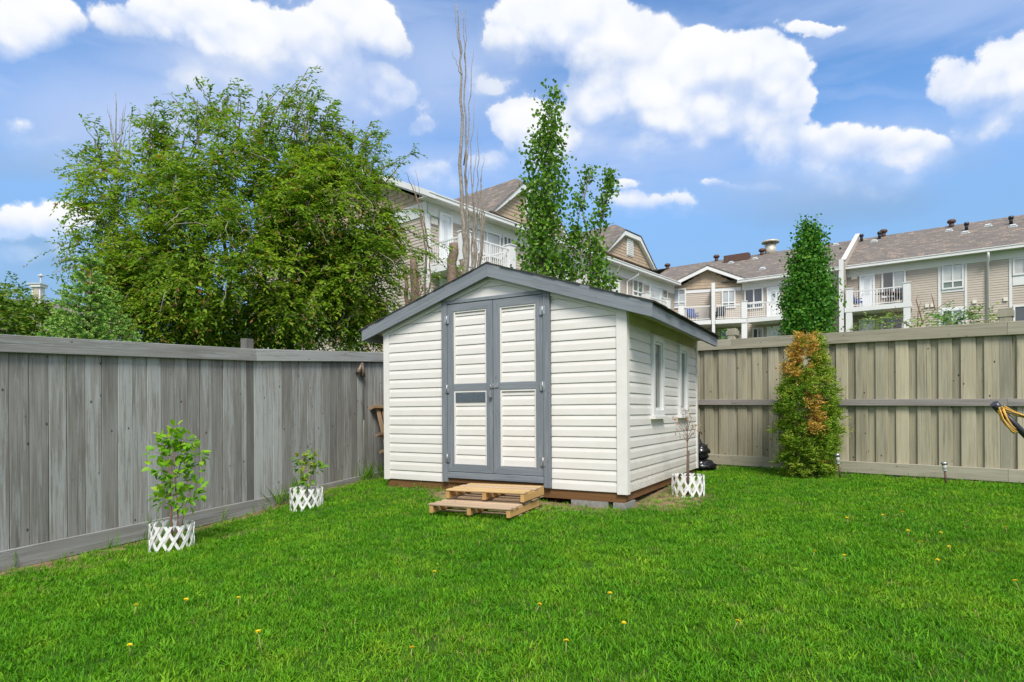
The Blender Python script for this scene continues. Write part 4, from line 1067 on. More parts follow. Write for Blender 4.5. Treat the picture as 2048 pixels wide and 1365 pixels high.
def bdoor(W, x0, y0, x1, zfloor, gm='glass_door', o=0.03, h=None):
    u0, z1 = W.uz(x0, y0, o); u1 = W.uz(x1, y0, o)[0]
    if h: z1 = zfloor + h
    b = MB(); t = .1
    wbox(b, W, u0, u0 + t, o, o + .08, zfloor, z1); wbox(b, W, u1 - t, u1, o, o + .08, zfloor, z1); wbox(b, W, u0 + t, u1 - t, o, o + .08, z1 - t, z1)
    wbox(b, W, u0 + t, u1 - t, o - .005, o + .03, zfloor, z1 - t)
    d = b.build('door', M['door_white'], bd)
    b = MB(); wbox(b, W, u0 + t + .16, u1 - t - .16, o + .031, o + .04, zfloor + .95, z1 - t - .18); b.build('pane', M[gm], d)
    b = MB(); wbox(b, W, u0 + t + .05, u0 + t + .09, o + .031, o + .08, zfloor + .95, zfloor + 1.05); b.build('handle', M['steel'], d)

def balcony(W, u0, u1, dp, zf, posts=(), left=True, right=True, below=True, slab_h=0.26, rail=0.92, cols=()):
    b = MB(); wbox(b, W, u0, u1, 0.06, dp, zf - slab_h, zf); sl = b.build('balcony', M['bwhite'], bd)
    b = MB(); wbox(b, W, u0 + .05, u1 - .05, 0.061, dp - .1, zf - slab_h - .03, zf - slab_h - .002); b.build('ceiling', M['bsoffit'], sl)
    r = MB(); bal = MB()
    o1 = dp - .09
    runs = [((u0 + .06, o1), (u1 - .06, o1))]
    if left: runs.append(((u0 + .06, .1), (u0 + .06, o1)))
    if right: runs.append(((u1 - .06, .1), (u1 - .06, o1)))
    for (a, c) in runs:
        A0, C0 = W.pt(a[0], a[1], 0), W.pt(c[0], c[1], 0); L = (C0 - A0).length; dd = (C0 - A0).normalized(); nn = dd.cross(Z_)
        r.fbox(A0, dd, nn, Z_, 0, L, -.03, .03, zf + rail - .06, zf + rail); r.fbox(A0, dd, nn, Z_, 0, L, -.02, .02, zf + .07, zf + .11)
        n = int(L / 0.115); 
        for i in range(1, n): bal.fbox(A0, dd, nn, Z_, i * L / n - .011, i * L / n + .011, -.011, .011, zf + .11, zf + rail - .06)
        m_ = max(1, round(L / 1.5))
        for i in range(1, m_): r.fbox(A0, dd, nn, Z_, i * L / m_ - .03, i * L / m_ + .03, -.025, .025, zf, zf + rail)
    r.build('railing', M['bwhite'], sl); bal.build('baluster', M['bwhite'], sl, 'stuff')
    for (u, o) in posts:
        b = MB(); wbox(b, W, u - .17, u + .17, o - .17, o + .17, zf + .002, zf + rail + .13); wbox(b, W, u - .2, u + .2, o - .2, o + .2, zf + rail + .132, zf + rail + .17); b.build('post', M['bwhite'], sl)
    for (u, o) in cols:
        b = MB(); wbox(b, W, u - .16, u + .16, o - .16, o + .16, GB, zf - slab_h - .002); b.build('column', M['bwhite'], sl)
    return sl

# left wing, top floor
bdoor(WA, 877, 424, 903, F3)
band(WA, 0.15, 0.5, EZ - .95, EZ - .72, .08, 'wall_lamp', 'lamp_cream')
window(WA, 944, 452, 1000, 520, 'glass_curtain', 'v')
window(WA, 1004, 470, 1022, 520, 'glass', 'v')
ub1 = 2.95
balcony(WA, 0.05, ub1, 2.05, F3, [(0.2, 1.88), (ub1 - .15, 1.88)], cols=[(0.2, 1.86), (ub1 - .15, 1.86)])
bdoor(WA, 878, 557, 900, F2); window(WA, 930, 560, 975, 600, 'glass')
window(WA, 1141, 521, 1156, 566, 'glass', 'h')
u2 = WA.uz(1128, 560, 1.8)[0]; u3 = WA.uz(1236, 570, 1.8)[0]
balcony(WA, u2, u3, 1.9, F3 - .05, [(u2 + .2, 1.75), (u3 - .15, 1.75)], cols=[(u2 + .2, 1.75), (u3 - .15, 1.75)])
bdoor(WA, 1185, 530, 1200, F3); window(WA, 1205, 538, 1222, 580, 'glass')
u4 = WA.uz(1046, 500, 0)[0]
window(WA, 1060, 490, 1085, 520, 'glass_curtain', 'v')
window(WA, 1264, 557, 1285, 598, 'glass_green', 'vh')
bdoor(WA, 1297, 568, 1321, F3); window(WA, 1323, 577, 1334, 600, 'glass_green', '')
u5 = WA.uz(1290, 600, 1.5)[0]
# downspout at the left wing
ud, zd = WA.uz(1266, 534, .3)
b = MB(); b.tube([WA.pt(ud + .3, OV, EZ - .1), WA.pt(ud + .3, OV - .02, EZ - .35), WA.pt(ud - .35, .1, EZ - .8), WA.pt(ud - .35, .1, GB)], .045, 6); b.build('downspout', M['bwhite'], bd)

# chamfered bay and the start of the right wing
window(WB, 1343, 579, 1372, 616, 'glass_curtain', 'vh')
window(WB, 1443, 581, 1471, 616, 'glass_green', 'vh', second='glass_curtain')
uf, _z = WB.uz(1428, 600, 1.5)
b = MB(); wbox(b, WB, uf - .12, uf + .02, .07, 1.75, F3 - .0, EZ - .42); fin = b.build('divider_wall', M['bsiding'], bd)
b = MB()
z = F3
while z < EZ - .45:
    b.fbox(WB.P.copy(), WB.d, WB.n, Z_, uf - .14, uf - .121, .07, 1.7, z, z + .1); z += .13
b.build('siding', M['bsiding'], fin, 'stuff')
b = MB(); wbox(b, WB, uf - .16, uf + .05, 1.751, 1.85, F3 - .3, EZ - .38); wbox(b, WB, uf - .13, uf + .03, .07, 1.75, EZ - .418, EZ - .36); b.build('end_post', M['bwhite'], fin)
b = MB(); wbox(b, WB, uf - .12, uf + .02, .07, 1.75, GB, F3 - .31); b.build('divider_wall', M['bsiding'], bd)
b = MB(); wbox(b, WB, uf - .14, uf + .04, 1.751, 1.85, GB, F3 - .31); b.build('column', M['bwhite'], bd)
balcony(WB, 0.35, uf - .2, 1.9, F3 - .02, [(0.45, 1.75)], left=True, right=False)
balcony(WB, uf + .06, LB + .15, 1.9, F3 - .02, [(LB + .02, 1.75)], left=False, right=False, cols=[(LB + .02, 1.7)])
uq, _ = WC.uz(1497, 610, 1.55)
balcony(WC, .75, 4.9, 1.55, F3 + .0, [(4.75, 1.4)], left=False, right=True, cols=[(4.75, 1.4)])
ua, _ = WA.uz(1338, 600, 1.4)
balcony(WA, ua - 3.0, ua - .1, 1.5, F3 - .03, [(ua - 2.85, 1.35), (ua - .2, 1.35)], left=True, right=False, cols=[(ua - 2.85, 1.35)])
window(WC, 1489, 579, 1527, 616, 'glass', 'vh'); bdoor(WC, 1534, 576, 1560, F3)
window(WB, 1442, 659, 1472, 680, 'glass', 'v', ext=1.2); window(WC, 1505, 657, 1527, 676, 'glass', 'v', ext=1.2); bdoor(WC, 1534, 654, 1561, F2 - .1)
# right wing
u0, _ = WC.uz(1684, 600, .0); uf2, _ = WC.uz(1679, 600, 1.5)
b = MB(); wbox(b, WC, uf2 + .02, uf2 + .2, .06, 1.6, GB, EZ + .12); fin2 = b.build('divider_wall', M['bsiding'], bd)
b = MB(); z = F2
while z < EZ + .05:
    b.fbox(WC.P.copy(), WC.d, WC.n, Z_, uf2 + .2, uf2 + .22, .06, 1.6, z, z + .1); z += .13
b.build('siding', M['bsiding'], fin2, 'stuff')
b = MB(); wbox(b, WC, uf2 - .0, uf2 + .23, 1.601, 1.7, GB, EZ + .16); b.build('end_post', M['bwhite'], fin2)
# parapet running up the roof
b = MB(); sl_ = PC
b.prism([C3(uf2 + .02, OV + .05, ECZ - .1), C3(uf2 + .02, OV + .05, ECZ + .38), C3(uf2 + .02, -RC, ECZ + PC * (RC + OV) + .33), C3(uf2 + .02, -RC, ECZ + PC * (RC + OV) - .1)], WC.d * .2); b.build('roof_parapet', M['bsiding'], bd)
b = MB()
b.prism([C3(uf2 - .02, OV + .1, ECZ + .381), C3(uf2 - .02, OV + .1, ECZ + .45), C3(uf2 - .02, -RC, ECZ + PC * (RC + OV) + .40), C3(uf2 - .02, -RC, ECZ + PC * (RC + OV) + .331)], WC.d * .26); b.build('parapet_cap', M['bsoffit'], bd)
bdoor(WC, 1719, 551, 1750, F3); window(WC, 1763, 545, 1812, 592, 'glass', 'v', second='glass_curtain')
ul, zl = WC.uz(1703, 556); band(WC, ul, ul + .3, zl - .13, zl + .07, .1, 'wall_lamp', 'lamp_cream')
ub, _ = WC.uz(1814, 600, 1.45)
balcony(WC, uf2 + .26, ub + .2, 1.6, F3 + .08, [(uf2 + .5, 1.42), (ub, 1.42)], left=False, right=True, cols=[(ub, 1.42), (uf2 + .48, 1.42)])
bdoor(WC, 1718, 640, 1750, F2 - .1); window(WC, 1762, 636, 1807, 660, 'glass', 'v', ext=1.3)
for (xa, xb) in ((1876, 1882), (1929, 1934), (2018, 2024)):
    a, _ = WC.uz(xa, 560); c, _ = WC.uz(xb, 560); band(WC, a, c, GB, EZ - .63, .05, 'trim_board')
window(WC, 1883, 530, 1928, 576, 'glass_green', 'vh', o=.03, second='glass_blind')
window(WC, 1883, 621, 1927, 650, 'glass_green', 'v', ext=1.5, second='glass_curtain')
a, z1 = WC.uz(1883, 577); c, z0 = WC.uz(1928, 582); band(WC, a, c, z0, z1, .045, 'trim_board')
a, z1 = WC.uz(1883, 622); c, z0 = WC.uz(1928, 618); band(WC, a, c, min(z0, z1) - .1, min(z0, z1) + .15, .045, 'trim_board')
window(WC, 2025, 518, 2075, 547, 'glass_blind', 'v'); a, z1 = WC.uz(2025, 549); c, z0 = WC.uz(2075, 566); band(WC, a, c, z1 - .6, z1 - .02, .05, 'trim_board')
window(WC, 2026, 612, 2075, 645, 'glass', '', ext=1.6)
for (x, y) in ((1949, 604), (2011, 599), (1854, 612), (1865, 611)):
    u, z = WC.uz(x, y); band(WC, u - .09, u + .09, z - .1, z + .1, .09, 'wall_vent', 'lamp_cream')
ud, _ = WC.uz(1976, 560, .12)
b = MB(); b.tube([WC.pt(ud, OV + .03, ECZ - .1), WC.pt(ud, OV + .03, ECZ - .45), WC.pt(ud, .12, ECZ - .7), WC.pt(ud, .12, GB)], .06, 6); b.build('downspout', M['bwhite'], bd)

# things fixed to the roof
nC = (WC.n * -PC * -1 + Z_ * 1)   # not a unit vector; slope rises towards -n
RP = C3(0, OV, ECZ); RN = (Z_ + WC.n * PC).normalized()
def onroof(px, py): return hit(px, py, RP, RN)
def turbine(px, py, k=0.8):
    q = onroof(px, py); b = MB()
    b.tube([q - Z_ * .1, q + Z_ * .28 * k], .17 * k, 10, smooth=True)
    b.tube([q + Z_ * .28 * k, q + Z_ * .33 * k, q + Z_ * .45 * k, q + Z_ * .55 * k, q + Z_ * .60 * k], [.2 * k, .29 * k, .3 * k, .22 * k, .05 * k], 12)
    b.build('roof_vent', M['vent_brown'], bd)
def pipe(px, py):
    q = onroof(px, py); b = MB(); b.tube([q - Z_ * .1, q + Z_ * .45], .09, 8); b.tube([q + Z_ * .3, q + Z_ * .46], .13, 8); b.build('roof_pipe', M['black_plastic'], bd)
def flatvent(px, py):
    q = onroof(px, py); b = MB(); e1 = WC.d; e2 = (-WC.n + Z_ * PC).normalized()
    b.fbox(q, e1, e2, RN, -.2, .2, -.17, .17, 0, .03); b.fbox(q, e1, e2, RN, -.14, .14, -.13, .13, .03, .12); b.build('roof_vent', M['vent_grey'], bd)
for a in ((1335, 539), (1433, 522), (1524, 510), (1767, 473), (1903, 454)): turbine(*a)
for a in ((1759, 478), (1933, 461), (2022, 449), (1723, 483)): pipe(*a)
for a in ((1510, 519), (1525, 539), (1462, 527), (1748, 484), (1898, 463), (1931, 467), (1976, 453), (2026, 454), (1671, 491)): flatvent(*a)
q = onroof(1474, 521); b = MB(); b.fbox(q, WC.d, WC.n, Z_, -.9, .9, -.3, .3, -.1, .4); b.build('roof_vent', M['vent_brown'], bd)
q = onroof(1541, 506); b = MB(); b.tube([q - Z_ * .3, q + Z_ * .55], .4, 12)
b.tube([q + Z_ * .72, q + Z_ * .86], [.62, .58], 12); 
for i in range(6):
    a = i * math.pi / 3; b.tube([q + Vector((math.cos(a) * .36, math.sin(a) * .36, .5)), q + Vector((math.cos(a) * .36, math.sin(a) * .36, .75))], .03, 5)
b.build('flue', M['chimney_metal'], bd)

# furniture on the balconies
def chair(label, P, mat, rz, group='chairs on the balconies'):
    t = thing('patio_chair', label, 'chair', tuple(P), rz, group)
    b = MB(); b.box(-.28, .28, -.26, .26, .36, .46); b.build('seat', M[mat], t, world=False)
    b = MB(); b.prism([(-.28, .2, .46), (-.28, .28, .46), (-.28, .4, .98), (-.28, .33, .98)], (.56, 0, 0)); b.build('backrest', M[mat], t, world=False)
    for x in (-.25, .25):
        for y in (-.22, .22):
            b = MB(); b.tube([(x, y, 0), (x, y, .36)], .025, 5); b.build('leg', M['dark_fabric'], t, world=False)
        b = MB(); b.box(x - .03, x + .03, -.24, .26, .58, .62); b.build('armrest', M[mat], t, world=False)
u, _ = WB.uz(1386, 615, .9); chair('blue fabric chair on the balcony left of the divider wall of the angled bay', WB.pt(u, .9, F3), 'blue', .2)
u, _ = WB.uz(1440, 618, .9); chair('dark folding chair just right of the divider wall on the angled bay balcony', WB.pt(u, .9, F3), 'dark_fabric', -.5)
u, _ = WC.uz(1711, 600, .7); chair('blue and dark chair at the divider end of the balcony above the fence', WC.pt(u, .7, F3 + .08), 'blue', .4)
u, _ = WC.uz(1797, 590, .8); chair('dark high-backed chair by the corner post of the balcony above the fence', WC.pt(u, .8, F3 + .08), 'dark_fabric', -.8)
u, _ = WC.uz(1778, 592, .8)
t = thing('patio_table', 'brown patio table on the balcony above the fence', 'table', tuple(WC.pt(u, .8, F3 + .08)), 0.3)
b = MB(); b.box(-.55, .55, -.4, .4, .66, .72); b.build('tabletop', M['brown_furn'], t, world=False)
for x in (-.48, .48):
    for y in (-.33, .33):
        b = MB(); b.tube([(x, y, 0), (x, y, .66)], .03, 5); b.build('leg', M['brown_furn'], t, world=False)

# far house at the left
hd = 34.0
q = at(72, 600, hd)
hs_ = thing('house', 'distant house with brown roof and pale chimney beyond the left fence', 'house', (q.x, q.y, 0))
rl = [at(-160, 563, hd + 3), at(190, 612, hd + 8)]
zb_ = at(70, 660, hd).z
e0 = at(-200, 655, hd - 2); e1 = at(230, 668, hd + 3); e1.z = e0.z
r0 = at(-200, 577, hd + 5); r1 = at(230, 617, hd + 10)
flatroof('roof', [e0, e1, r1, r0], 'roof', par=hs_)
b = MB(); w0 = e0 + Vector((0.6, 1, -.15)); w1 = e1 + Vector((-.6, 1, -.15))
b.prism([Vector((w0.x, w0.y, -.5)), Vector((w1.x, w1.y, -.5)), w1, w0], (0.5, 8, 0)); b.build('wall', M['bsiding'], hs_)
b = MB(); b.box(q.x - .24, q.x + .24, q.y, q.y + .35, q.z - 1.6, at(0, 575, hd).z); ch = b.build('chimney', M['bwhite'], hs_)
b = MB(); b.box(q.x - .16, q.x + .16, q.y - .02, q.y - .001, q.z - 1.5, at(0, 578, hd).z); b.build('panel', M['bsiding'], ch)
b = MB(); zc = at(0, 575, hd).z; b.box(q.x - .32, q.x + .32, q.y - .1, q.y + .45, zc + .001, zc + .16); b.box(q.x - .37, q.x + .37, q.y - .16, q.y + .5, zc + .161, zc + .2)
b.build('cap', M['bwhite'], ch)
b = MB(); b.tube([(q.x + .05, q.y + .3, zc + .2), (q.x + .05, q.y + .3, zc + .8)], .05, 6); b.tube([(q.x + .05, q.y + .3, zc + .66), (q.x + .05, q.y + .3, zc + .74)], .14, 8); b.build('flue', M['vent_grey'], ch)
# ------------------------------------------------------------------ foliage
def nrm_(a): return a / np.maximum(np.linalg.norm(a, axis=-1, keepdims=True), 1e-9)
def rv(n): return nrm_(RNG.normal(size=(n, 3)))
def kites(P, A, Nn, L, W, shape='kite'):
    A = nrm_(A); Sd = nrm_(np.cross(Nn, A)); N2 = np.cross(A, Sd)
    L = np.broadcast_to(np.asarray(L, float), (len(P),))[:, None]; W = np.broadcast_to(np.asarray(W, float), (len(P),))[:, None]
    n = len(P)
    if shape == 'kite':
        V = np.stack([P, P + A * L * .45 + Sd * W * .5 + N2 * W * .18, P + A * L - N2 * L * .08, P + A * L * .45 - Sd * W * .5 + N2 * W * .18], 1)
        i = np.arange(n)[:, None] * 4
        Fc = np.concatenate([i + np.array([[0, 2, 1]]), i + np.array([[0, 3, 2]])], 0)
        k = 4
    else:
        V = np.stack([P, P + A * L * .28 + Sd * W * .46 + N2 * W * .12, P + A * L * .66 + Sd * W * .42 + N2 * W * .10, P + A * L - N2 * L * .1, P + A * L * .66 - Sd * W * .42 + N2 * W * .10, P + A * L * .28 - Sd * W * .46 + N2 * W * .12], 1)
        i = np.arange(n)[:, None] * 6
        Fc = np.concatenate([i + np.array([[0, 3, 2, 1]]), i + np.array([[0, 5, 4, 3]])], 0)
        k = 6
    return V.reshape(-1, 3), Fc, k
def leaves(name, par, mat, P, A, Nn, L, W, tint, shape='kite', kind=None):
    P = np.asarray(P, float)
    o = np.array(wm(par).translation)
    V, Fc, k = kites(P - o, A, Nn, L, W, shape)
    return link(name, np_mesh(name, V, Fc, [mat], np.repeat(tint, k)), par, kind)
def twig_leaves(P0, D, Ln, n, droop, spread=0.9, down=0.35):
    """leaves set alternately along drooping twigs"""
    T = len(P0); t = np.linspace(0.12, 1.0, n)[None, :, None]
    Ln = np.broadcast_to(np.asarray(Ln, float), (T,))[:, None, None]; D = nrm_(D)
    pos = P0[:, None] + D[:, None] * Ln * t - np.array([0, 0, 1.0]) * droop * Ln * t ** 2
    sd = nrm_(np.cross(D, np.array([0, 0, 1.0])) + 1e-3)
    alt = np.where(np.arange(n) % 2 == 0, 1.0, -1.0)[None, :, None]
    ax = D[:, None] * 0.7 + sd[:, None] * alt * spread - np.array([0, 0, down]) + RNG.normal(size=pos.shape) * 0.28
    nn = np.array([0, -.35, 1.0]) + RNG.normal(size=pos.shape) * 0.45
    tt = np.broadcast_to(t, (T, n, 1)).reshape(-1)
    return pos.reshape(-1, 3), ax.reshape(-1, 3), nn.reshape(-1, 3), tt
def arc(a, c, sag=0.0, n=5, jit=0.0):
    a, c = Vector(a), Vector(c); out = []
    for i in range(n):
        t = i / (n - 1); p = a.lerp(c, t) + Vector((0, 0, sag * 4 * t * (1 - t)))
        if 0 < i < n - 1: p += Vector((random.uniform(-jit, jit), random.uniform(-jit, jit), random.uniform(-jit, jit) * .5))
        out.append(p)
    return out
def V3(px, py, d): return np.array(at(px, py, d))

# ---- big cherry tree
TD = 10.2
base = V3(480, 760, TD); base[2] = gz(base[0], base[1])
bt = thing('cherry_tree', 'big leafy cherry tree with drooping twigs spreading over the grey fence', 'tree', tuple(base))
E = [(490, 500, 240, 150, 1.9, 1.1), (500, 420, 150, 80, 1.0, .35), (500, 560, 250, 120, 2.1, .9), (530, 370, 185, 85, 1.5, .42), (320, 440, 110, 110, 1.3, .42), (680, 455, 115, 120, 1.5, .85), (520, 600, 270, 105, 1.9, 1.1), (345, 590, 100, 110, 1.4, .6),
     (740, 560, 75, 110, 1.2, .55), (530, 275, 120, 60, .9, .13), (400, 300, 100, 60, .9, .11), (690, 345, 80, 60, .9, .2), (225, 380, 60, 80, .7, .11), (235, 500, 60, 90, .8, .12), (620, 250, 50, 50, .6, .06), (640,640,130,60,1.5,.5), (400,650,130,50,1.5,.45)]
cl = []
for (x, y, rx, ry, dy, wgt) in E:
    n = int(150 * wgt)
    d = rv(n); r = RNG.uniform(0.25, 1.0, n)[:, None] ** 0.5
    d = d * r
    d[:, 1] = np.where(RNG.random(n) < 0.8, -np.abs(d[:, 1]), d[:, 1])
    c0 = V3(x, y, TD)
    cl.append(np.concatenate([c0 + d * np.array([rx * TD / F, dy, ry * TD / F]), nrm_(d)], 1))
cl = np.concatenate(cl)
cl = cl[cl[:, 2] > gz(-4, 10) + .9]
m = 11
P0 = np.repeat(cl[:, :3], m, 0) + RNG.normal(size=(len(cl) * m, 3)) * 0.075
D0 = nrm_(np.repeat(cl[:, 3:], m, 0) * 0.55 + rv(len(P0)) * 0.75 + np.array([0.12, -0.15, 0.10]))
Ln = RNG.uniform(0.20, 0.46, len(P0))
LP, LA_, LN, LT = twig_leaves(P0, D0, Ln, 12, 0.45, 0.8, 0.42)
sizes = RNG.uniform(0.045, 0.09, len(LP))
tint = np.clip(RNG.beta(2.2, 3.0, len(LP)) * 0.8 + 0.08 + np.repeat(RNG.normal(size=len(cl)) * .11, m * 12), 0, .83); sizes = sizes * np.repeat(RNG.uniform(.75, 1.2, len(cl)), m * 12)
red = (LT > 0.85) & (RNG.random(len(LP)) < 0.32); tint[red] = RNG.uniform(0.86, 1.0, red.sum())
allP, allA, allN, allS, allT = [LP], [LA_], [LN], [sizes], [tint]
# shoots breaking out of the outline
wood_ = MB()
shoots = [((560, 260), (617, 136)), ((540, 250), (598, 160)), ((590, 270), (634, 186)), ((600, 290), (655, 230)), ((520, 250), (560, 175)), ((470, 260), (487, 180)), ((430, 240), (395, 165)), ((440, 240), (455, 175)), ((420, 260), (375, 190)), ((390, 260), (330, 220)), ((360, 300), (275, 225)), ((420, 230), (460, 172)),
          ((640, 330), (700, 265)), ((680, 350), (745, 270)), ((700, 360), (775, 268)), ((720, 380), (800, 320)), ((750, 400), (826, 302)), ((330, 340), (262, 232)), ((260, 350), (200, 255)), ((215, 360), (170, 250)), ((200, 330), (192, 246)), ((230, 380), (135, 310)), ((210, 400), (140, 330)), ((230, 420), (165, 370)), ((240, 470), (128, 412)), ((230, 480), (122, 455)), ((220, 500), (130, 470)), ((240, 540), (112, 545)), ((240, 560), (125, 560)), ((250, 600), (115, 590)), ((760, 470), (845, 460)), ((770, 500), (880, 520)), ((770, 520), (870, 560)), ((780, 540), (850, 500)), ((760, 560), (840, 600)), ((640, 270), (660, 215)), ((500, 270), (520, 200)), ((300, 300), (310, 210)),
          ((770, 430), (850, 420)), ((770, 450), (900, 500)), ((760, 480), (920, 540))]
for i in range(46):
    x = random.uniform(270, 740); y = np.interp(x, [270, 380, 500, 600, 700, 740], [300, 250, 235, 225, 290, 320]) + random.uniform(0, 60)
    shoots.append(((x, y + 40), (x + random.uniform(5, 50), y - random.uniform(20, 75))))
for (a, c) in shoots:
    d = TD + random.uniform(-.6, .3)
    pts = arc(at(*a, d), at(*c, d - .2), 0.07, 7, 0.03)
    wood_.tube(pts, [0.012 * (1 - i / 7.5) + .002 for i in range(7)], 4, caps=False)
    pa = np.array([list(p) for p in pts]); seg = nrm_(np.diff(pa, axis=0)[-1:])
    ks = 5 + int(np.linalg.norm(pa[-1] - pa[0]) * 8); tt = RNG.uniform(0.05, 1, ks) ** .8 * 5.99
    ii = tt.astype(int); q = pa[ii] + (pa[ii + 1] - pa[ii]) * (tt - ii)[:, None]
    dd = nrm_(np.repeat(seg, ks, 0) * 0.7 + rv(ks) * 0.6 + np.array([.25, 0, -.05]))
    p_, a_, n_, t_ = twig_leaves(q, dd, RNG.uniform(.12, .26, ks), 6, 0.25, .6, .3)
    allP.append(p_); allA.append(a_ + np.array([0.35, 0, 0])); allN.append(n_); allS.append(RNG.uniform(.055, .09, len(p_)))
    tn = np.clip(RNG.beta(2.2, 3, len(p_)) * .75, 0, .8); rd = RNG.random(len(p_)) < .07; tn[rd] = .92; allT.append(tn)
LP, LA_, LN, sizes, tint = (np.concatenate(x) for x in (allP, allA, allN, allS, allT))
leaves('crown', bt, M['mayday'], LP, LA_, LN, sizes, sizes * 0.46, tint)
trunk = MB()
for (bx, tx, ty, r) in ((470, 455, 430, .10), (490, 560, 330, .085), (500, 660, 420, .085), (480, 380, 380, .08), (465, 290, 470, .07), (520, 700, 560, .07), (455, 340, 600, .06), (510, 590, 540, .06)):
    a = Vector(at(bx, 720, TD)); a.z = base[2] - .1; a.x += random.uniform(-.12, .12)
    c = Vector(at(tx, ty, TD + random.uniform(-.2, .5)))
    pts = arc(a, c, 0.25, 8, 0.09)
    trunk.tube(pts, [r * (1 - .82 * i / 7) for i in range(8)], 8)
trunk.build('trunk', M['bark'], bt)
for i in range(420):
    c = cl[RNG.integers(len(cl))]
    a = Vector(c[:3]); tgt = a + Vector((random.uniform(-.35, .35), random.uniform(-.5, -.1), random.uniform(-.6, .25)))
    wood_.tube(arc(a, tgt, random.uniform(-.04, .12), 5, .05), [.010, .009, .007, .005, .002], 4, caps=False)
wood_.build('branch', M['twig_pale'], bt, 'stuff')

# ---- generic shaped plants
def prof_at(prof, y):
    ys = [p[0] for p in prof]; return np.interp(y, ys, [p[1] for p in prof]), np.interp(y, ys, [p[2] for p in prof])
def poplar(label, group, base_px, D, paths, prof, nclump, leaf, mat='poplar', shape='round', per=13, trunk_mat='bark_pale', deep=1.0, radial=0.25):
    b0 = V3(base_px[0], base_px[1], D); b0[2] = gz(b0[0], b0[1])
    t = thing('poplar_tree', label, 'tree', tuple(b0), 0, group)
    tr = MB()
    for path, r in paths:
        pts = [Vector(at(x, y, D)) for x, y in path]
        if path[0][1] > 560: pts[0].z = min(pts[0].z, b0[2])
        tr.tube(pts, [max(.004, r * (1 - .92 * i / (len(pts) - 1))) for i in range(len(pts))], 7)
    tr.build('trunk', M[trunk_mat], t)
    PP, AA, NN, SS, TT = [], [], [], [], []
    ymin, ymax = prof[0][0], prof[-1][0]
    br = MB()
    wts = np.array([max(4.0, prof_at(prof, y)[1] - prof_at(prof, y)[0]) for y in np.linspace(ymin, ymax, 60)]); cdf = np.cumsum(wts) / wts.sum()
    for i in range(nclump):
        y = np.interp(RNG.random(), cdf, np.linspace(ymin, ymax, 60)); xl, xr = prof_at(prof, y); xc, hw = (xl + xr) / 2, (xr - xl) / 2
        an = RNG.uniform(0, 2 * np.pi); rr_ = RNG.uniform(radial, 1) ** .7
        x = xc + hw * rr_ * np.cos(an); dd = D + hw * rr_ * np.sin(an) * D / F * deep
        if nclump > 800:
            w_ = 1 + .16 * math.sin(y / 13 + 2 * an) + .10 * math.sin(y / 6.3 - 3 * an + 1); x = xc + (x - xc) * w_; dd = D + (dd - D) * w_
        c = V3(x, y, dd)
        k = max(4, int(RNG.normal(per, 3)))
        sp_ = leaf * (1.7 if radial > .06 else 1.05)
        P = c + RNG.normal(size=(k, 3)) * np.array([sp_, sp_, sp_ * 1.15])
        PP.append(P); AA.append(rv(k) * .8 + np.array([.25, 0, -.55])); NN.append(rv(k) + np.array([-.1, -.7, .6])); SS.append(RNG.uniform(.7, 1.2, k) * leaf)
        TT.append(np.clip(RNG.beta(2, 2.4, k) + RNG.normal() * .1, 0, 1))
        if i % 3 == 0:
            br.tube([Vector(V3(xc + (x - xc) * .1, y + 26, D)), Vector(V3((xc + x) / 2, y + 10, (D + dd) / 2)), Vector(c)], [.010, .007, .003], 4, caps=False)
    br.build('branch', M[trunk_mat], t, 'stuff')
    PP, AA, NN, SS, TT = (np.concatenate(x) for x in (PP, AA, NN, SS, TT))
    leaves('crown', t, M[mat], PP, AA, NN, SS, SS * .92, TT, shape)
    return t
poplar('tall slender green poplar with fluttering round leaves rising behind the shed roof', 'trees beyond the fences', (1085, 640), 13.2,
       [([(1085, 620), (1088, 500), (1094, 400), (1098, 300), (1106, 200)], .06), ([(1110, 620), (1130, 520), (1122, 470)], .03)],
       [(192, 1100, 1112), (220, 1088, 1112), (260, 1072, 1118), (310, 1064, 1124), (345, 1050, 1130), (400, 1048, 1136), (450, 1043, 1116), (500, 1043, 1128), (540, 1042, 1140), (590, 1042, 1150)], 430, .078, radial=.1)
poplar('shorter forked poplar with two leafy tips standing right of the tallest poplar', 'trees beyond the fences', (1185, 640), 12.8,
       [([(1185, 620), (1180, 500), (1165, 420), (1180, 335)], .035), ([(1185, 560), (1196, 470), (1212, 400), (1222, 350)], .03)],
       [(330, 1176, 1188), (365, 1156, 1190), (400, 1146, 1174), (450, 1138, 1162), (500, 1128, 1162), (560, 1132, 1170)], 85, .07, per=11, radial=.05)
poplar('right-hand leaning poplar shoot with sparse leaves beside the forked poplar', 'trees beyond the fences', (1196, 640), 12.6,
       [([(1196, 620), (1194, 520), (1200, 440), (1218, 352)], .03), ([(1200, 600), (1225, 560), (1250, 515)], .015)],
       [(343, 1210, 1228), (380, 1194, 1232), (420, 1186, 1222), (460, 1170, 1206), (510, 1160, 1212), (545, 1162, 1232), (590, 1168, 1232)], 150, .07, per=11, radial=.05)
ct = poplar('dense dark green columnar tree in front of the far building behind the tan fence', 'trees beyond the fences', (1616, 700), 20.0,
       [([(1616, 690), (1616, 560), (1617, 460)], .08)],
       [(452, 1612, 1621), (472, 1602, 1640), (500, 1596, 1642), (530, 1584, 1646), (560, 1575, 1656), (600, 1569, 1664), (640, 1570, 1664), (672, 1577, 1658), (700, 1585, 1650)], 1400, .095, 'column', 'kite', 13, 'bark', 1.0, .2)

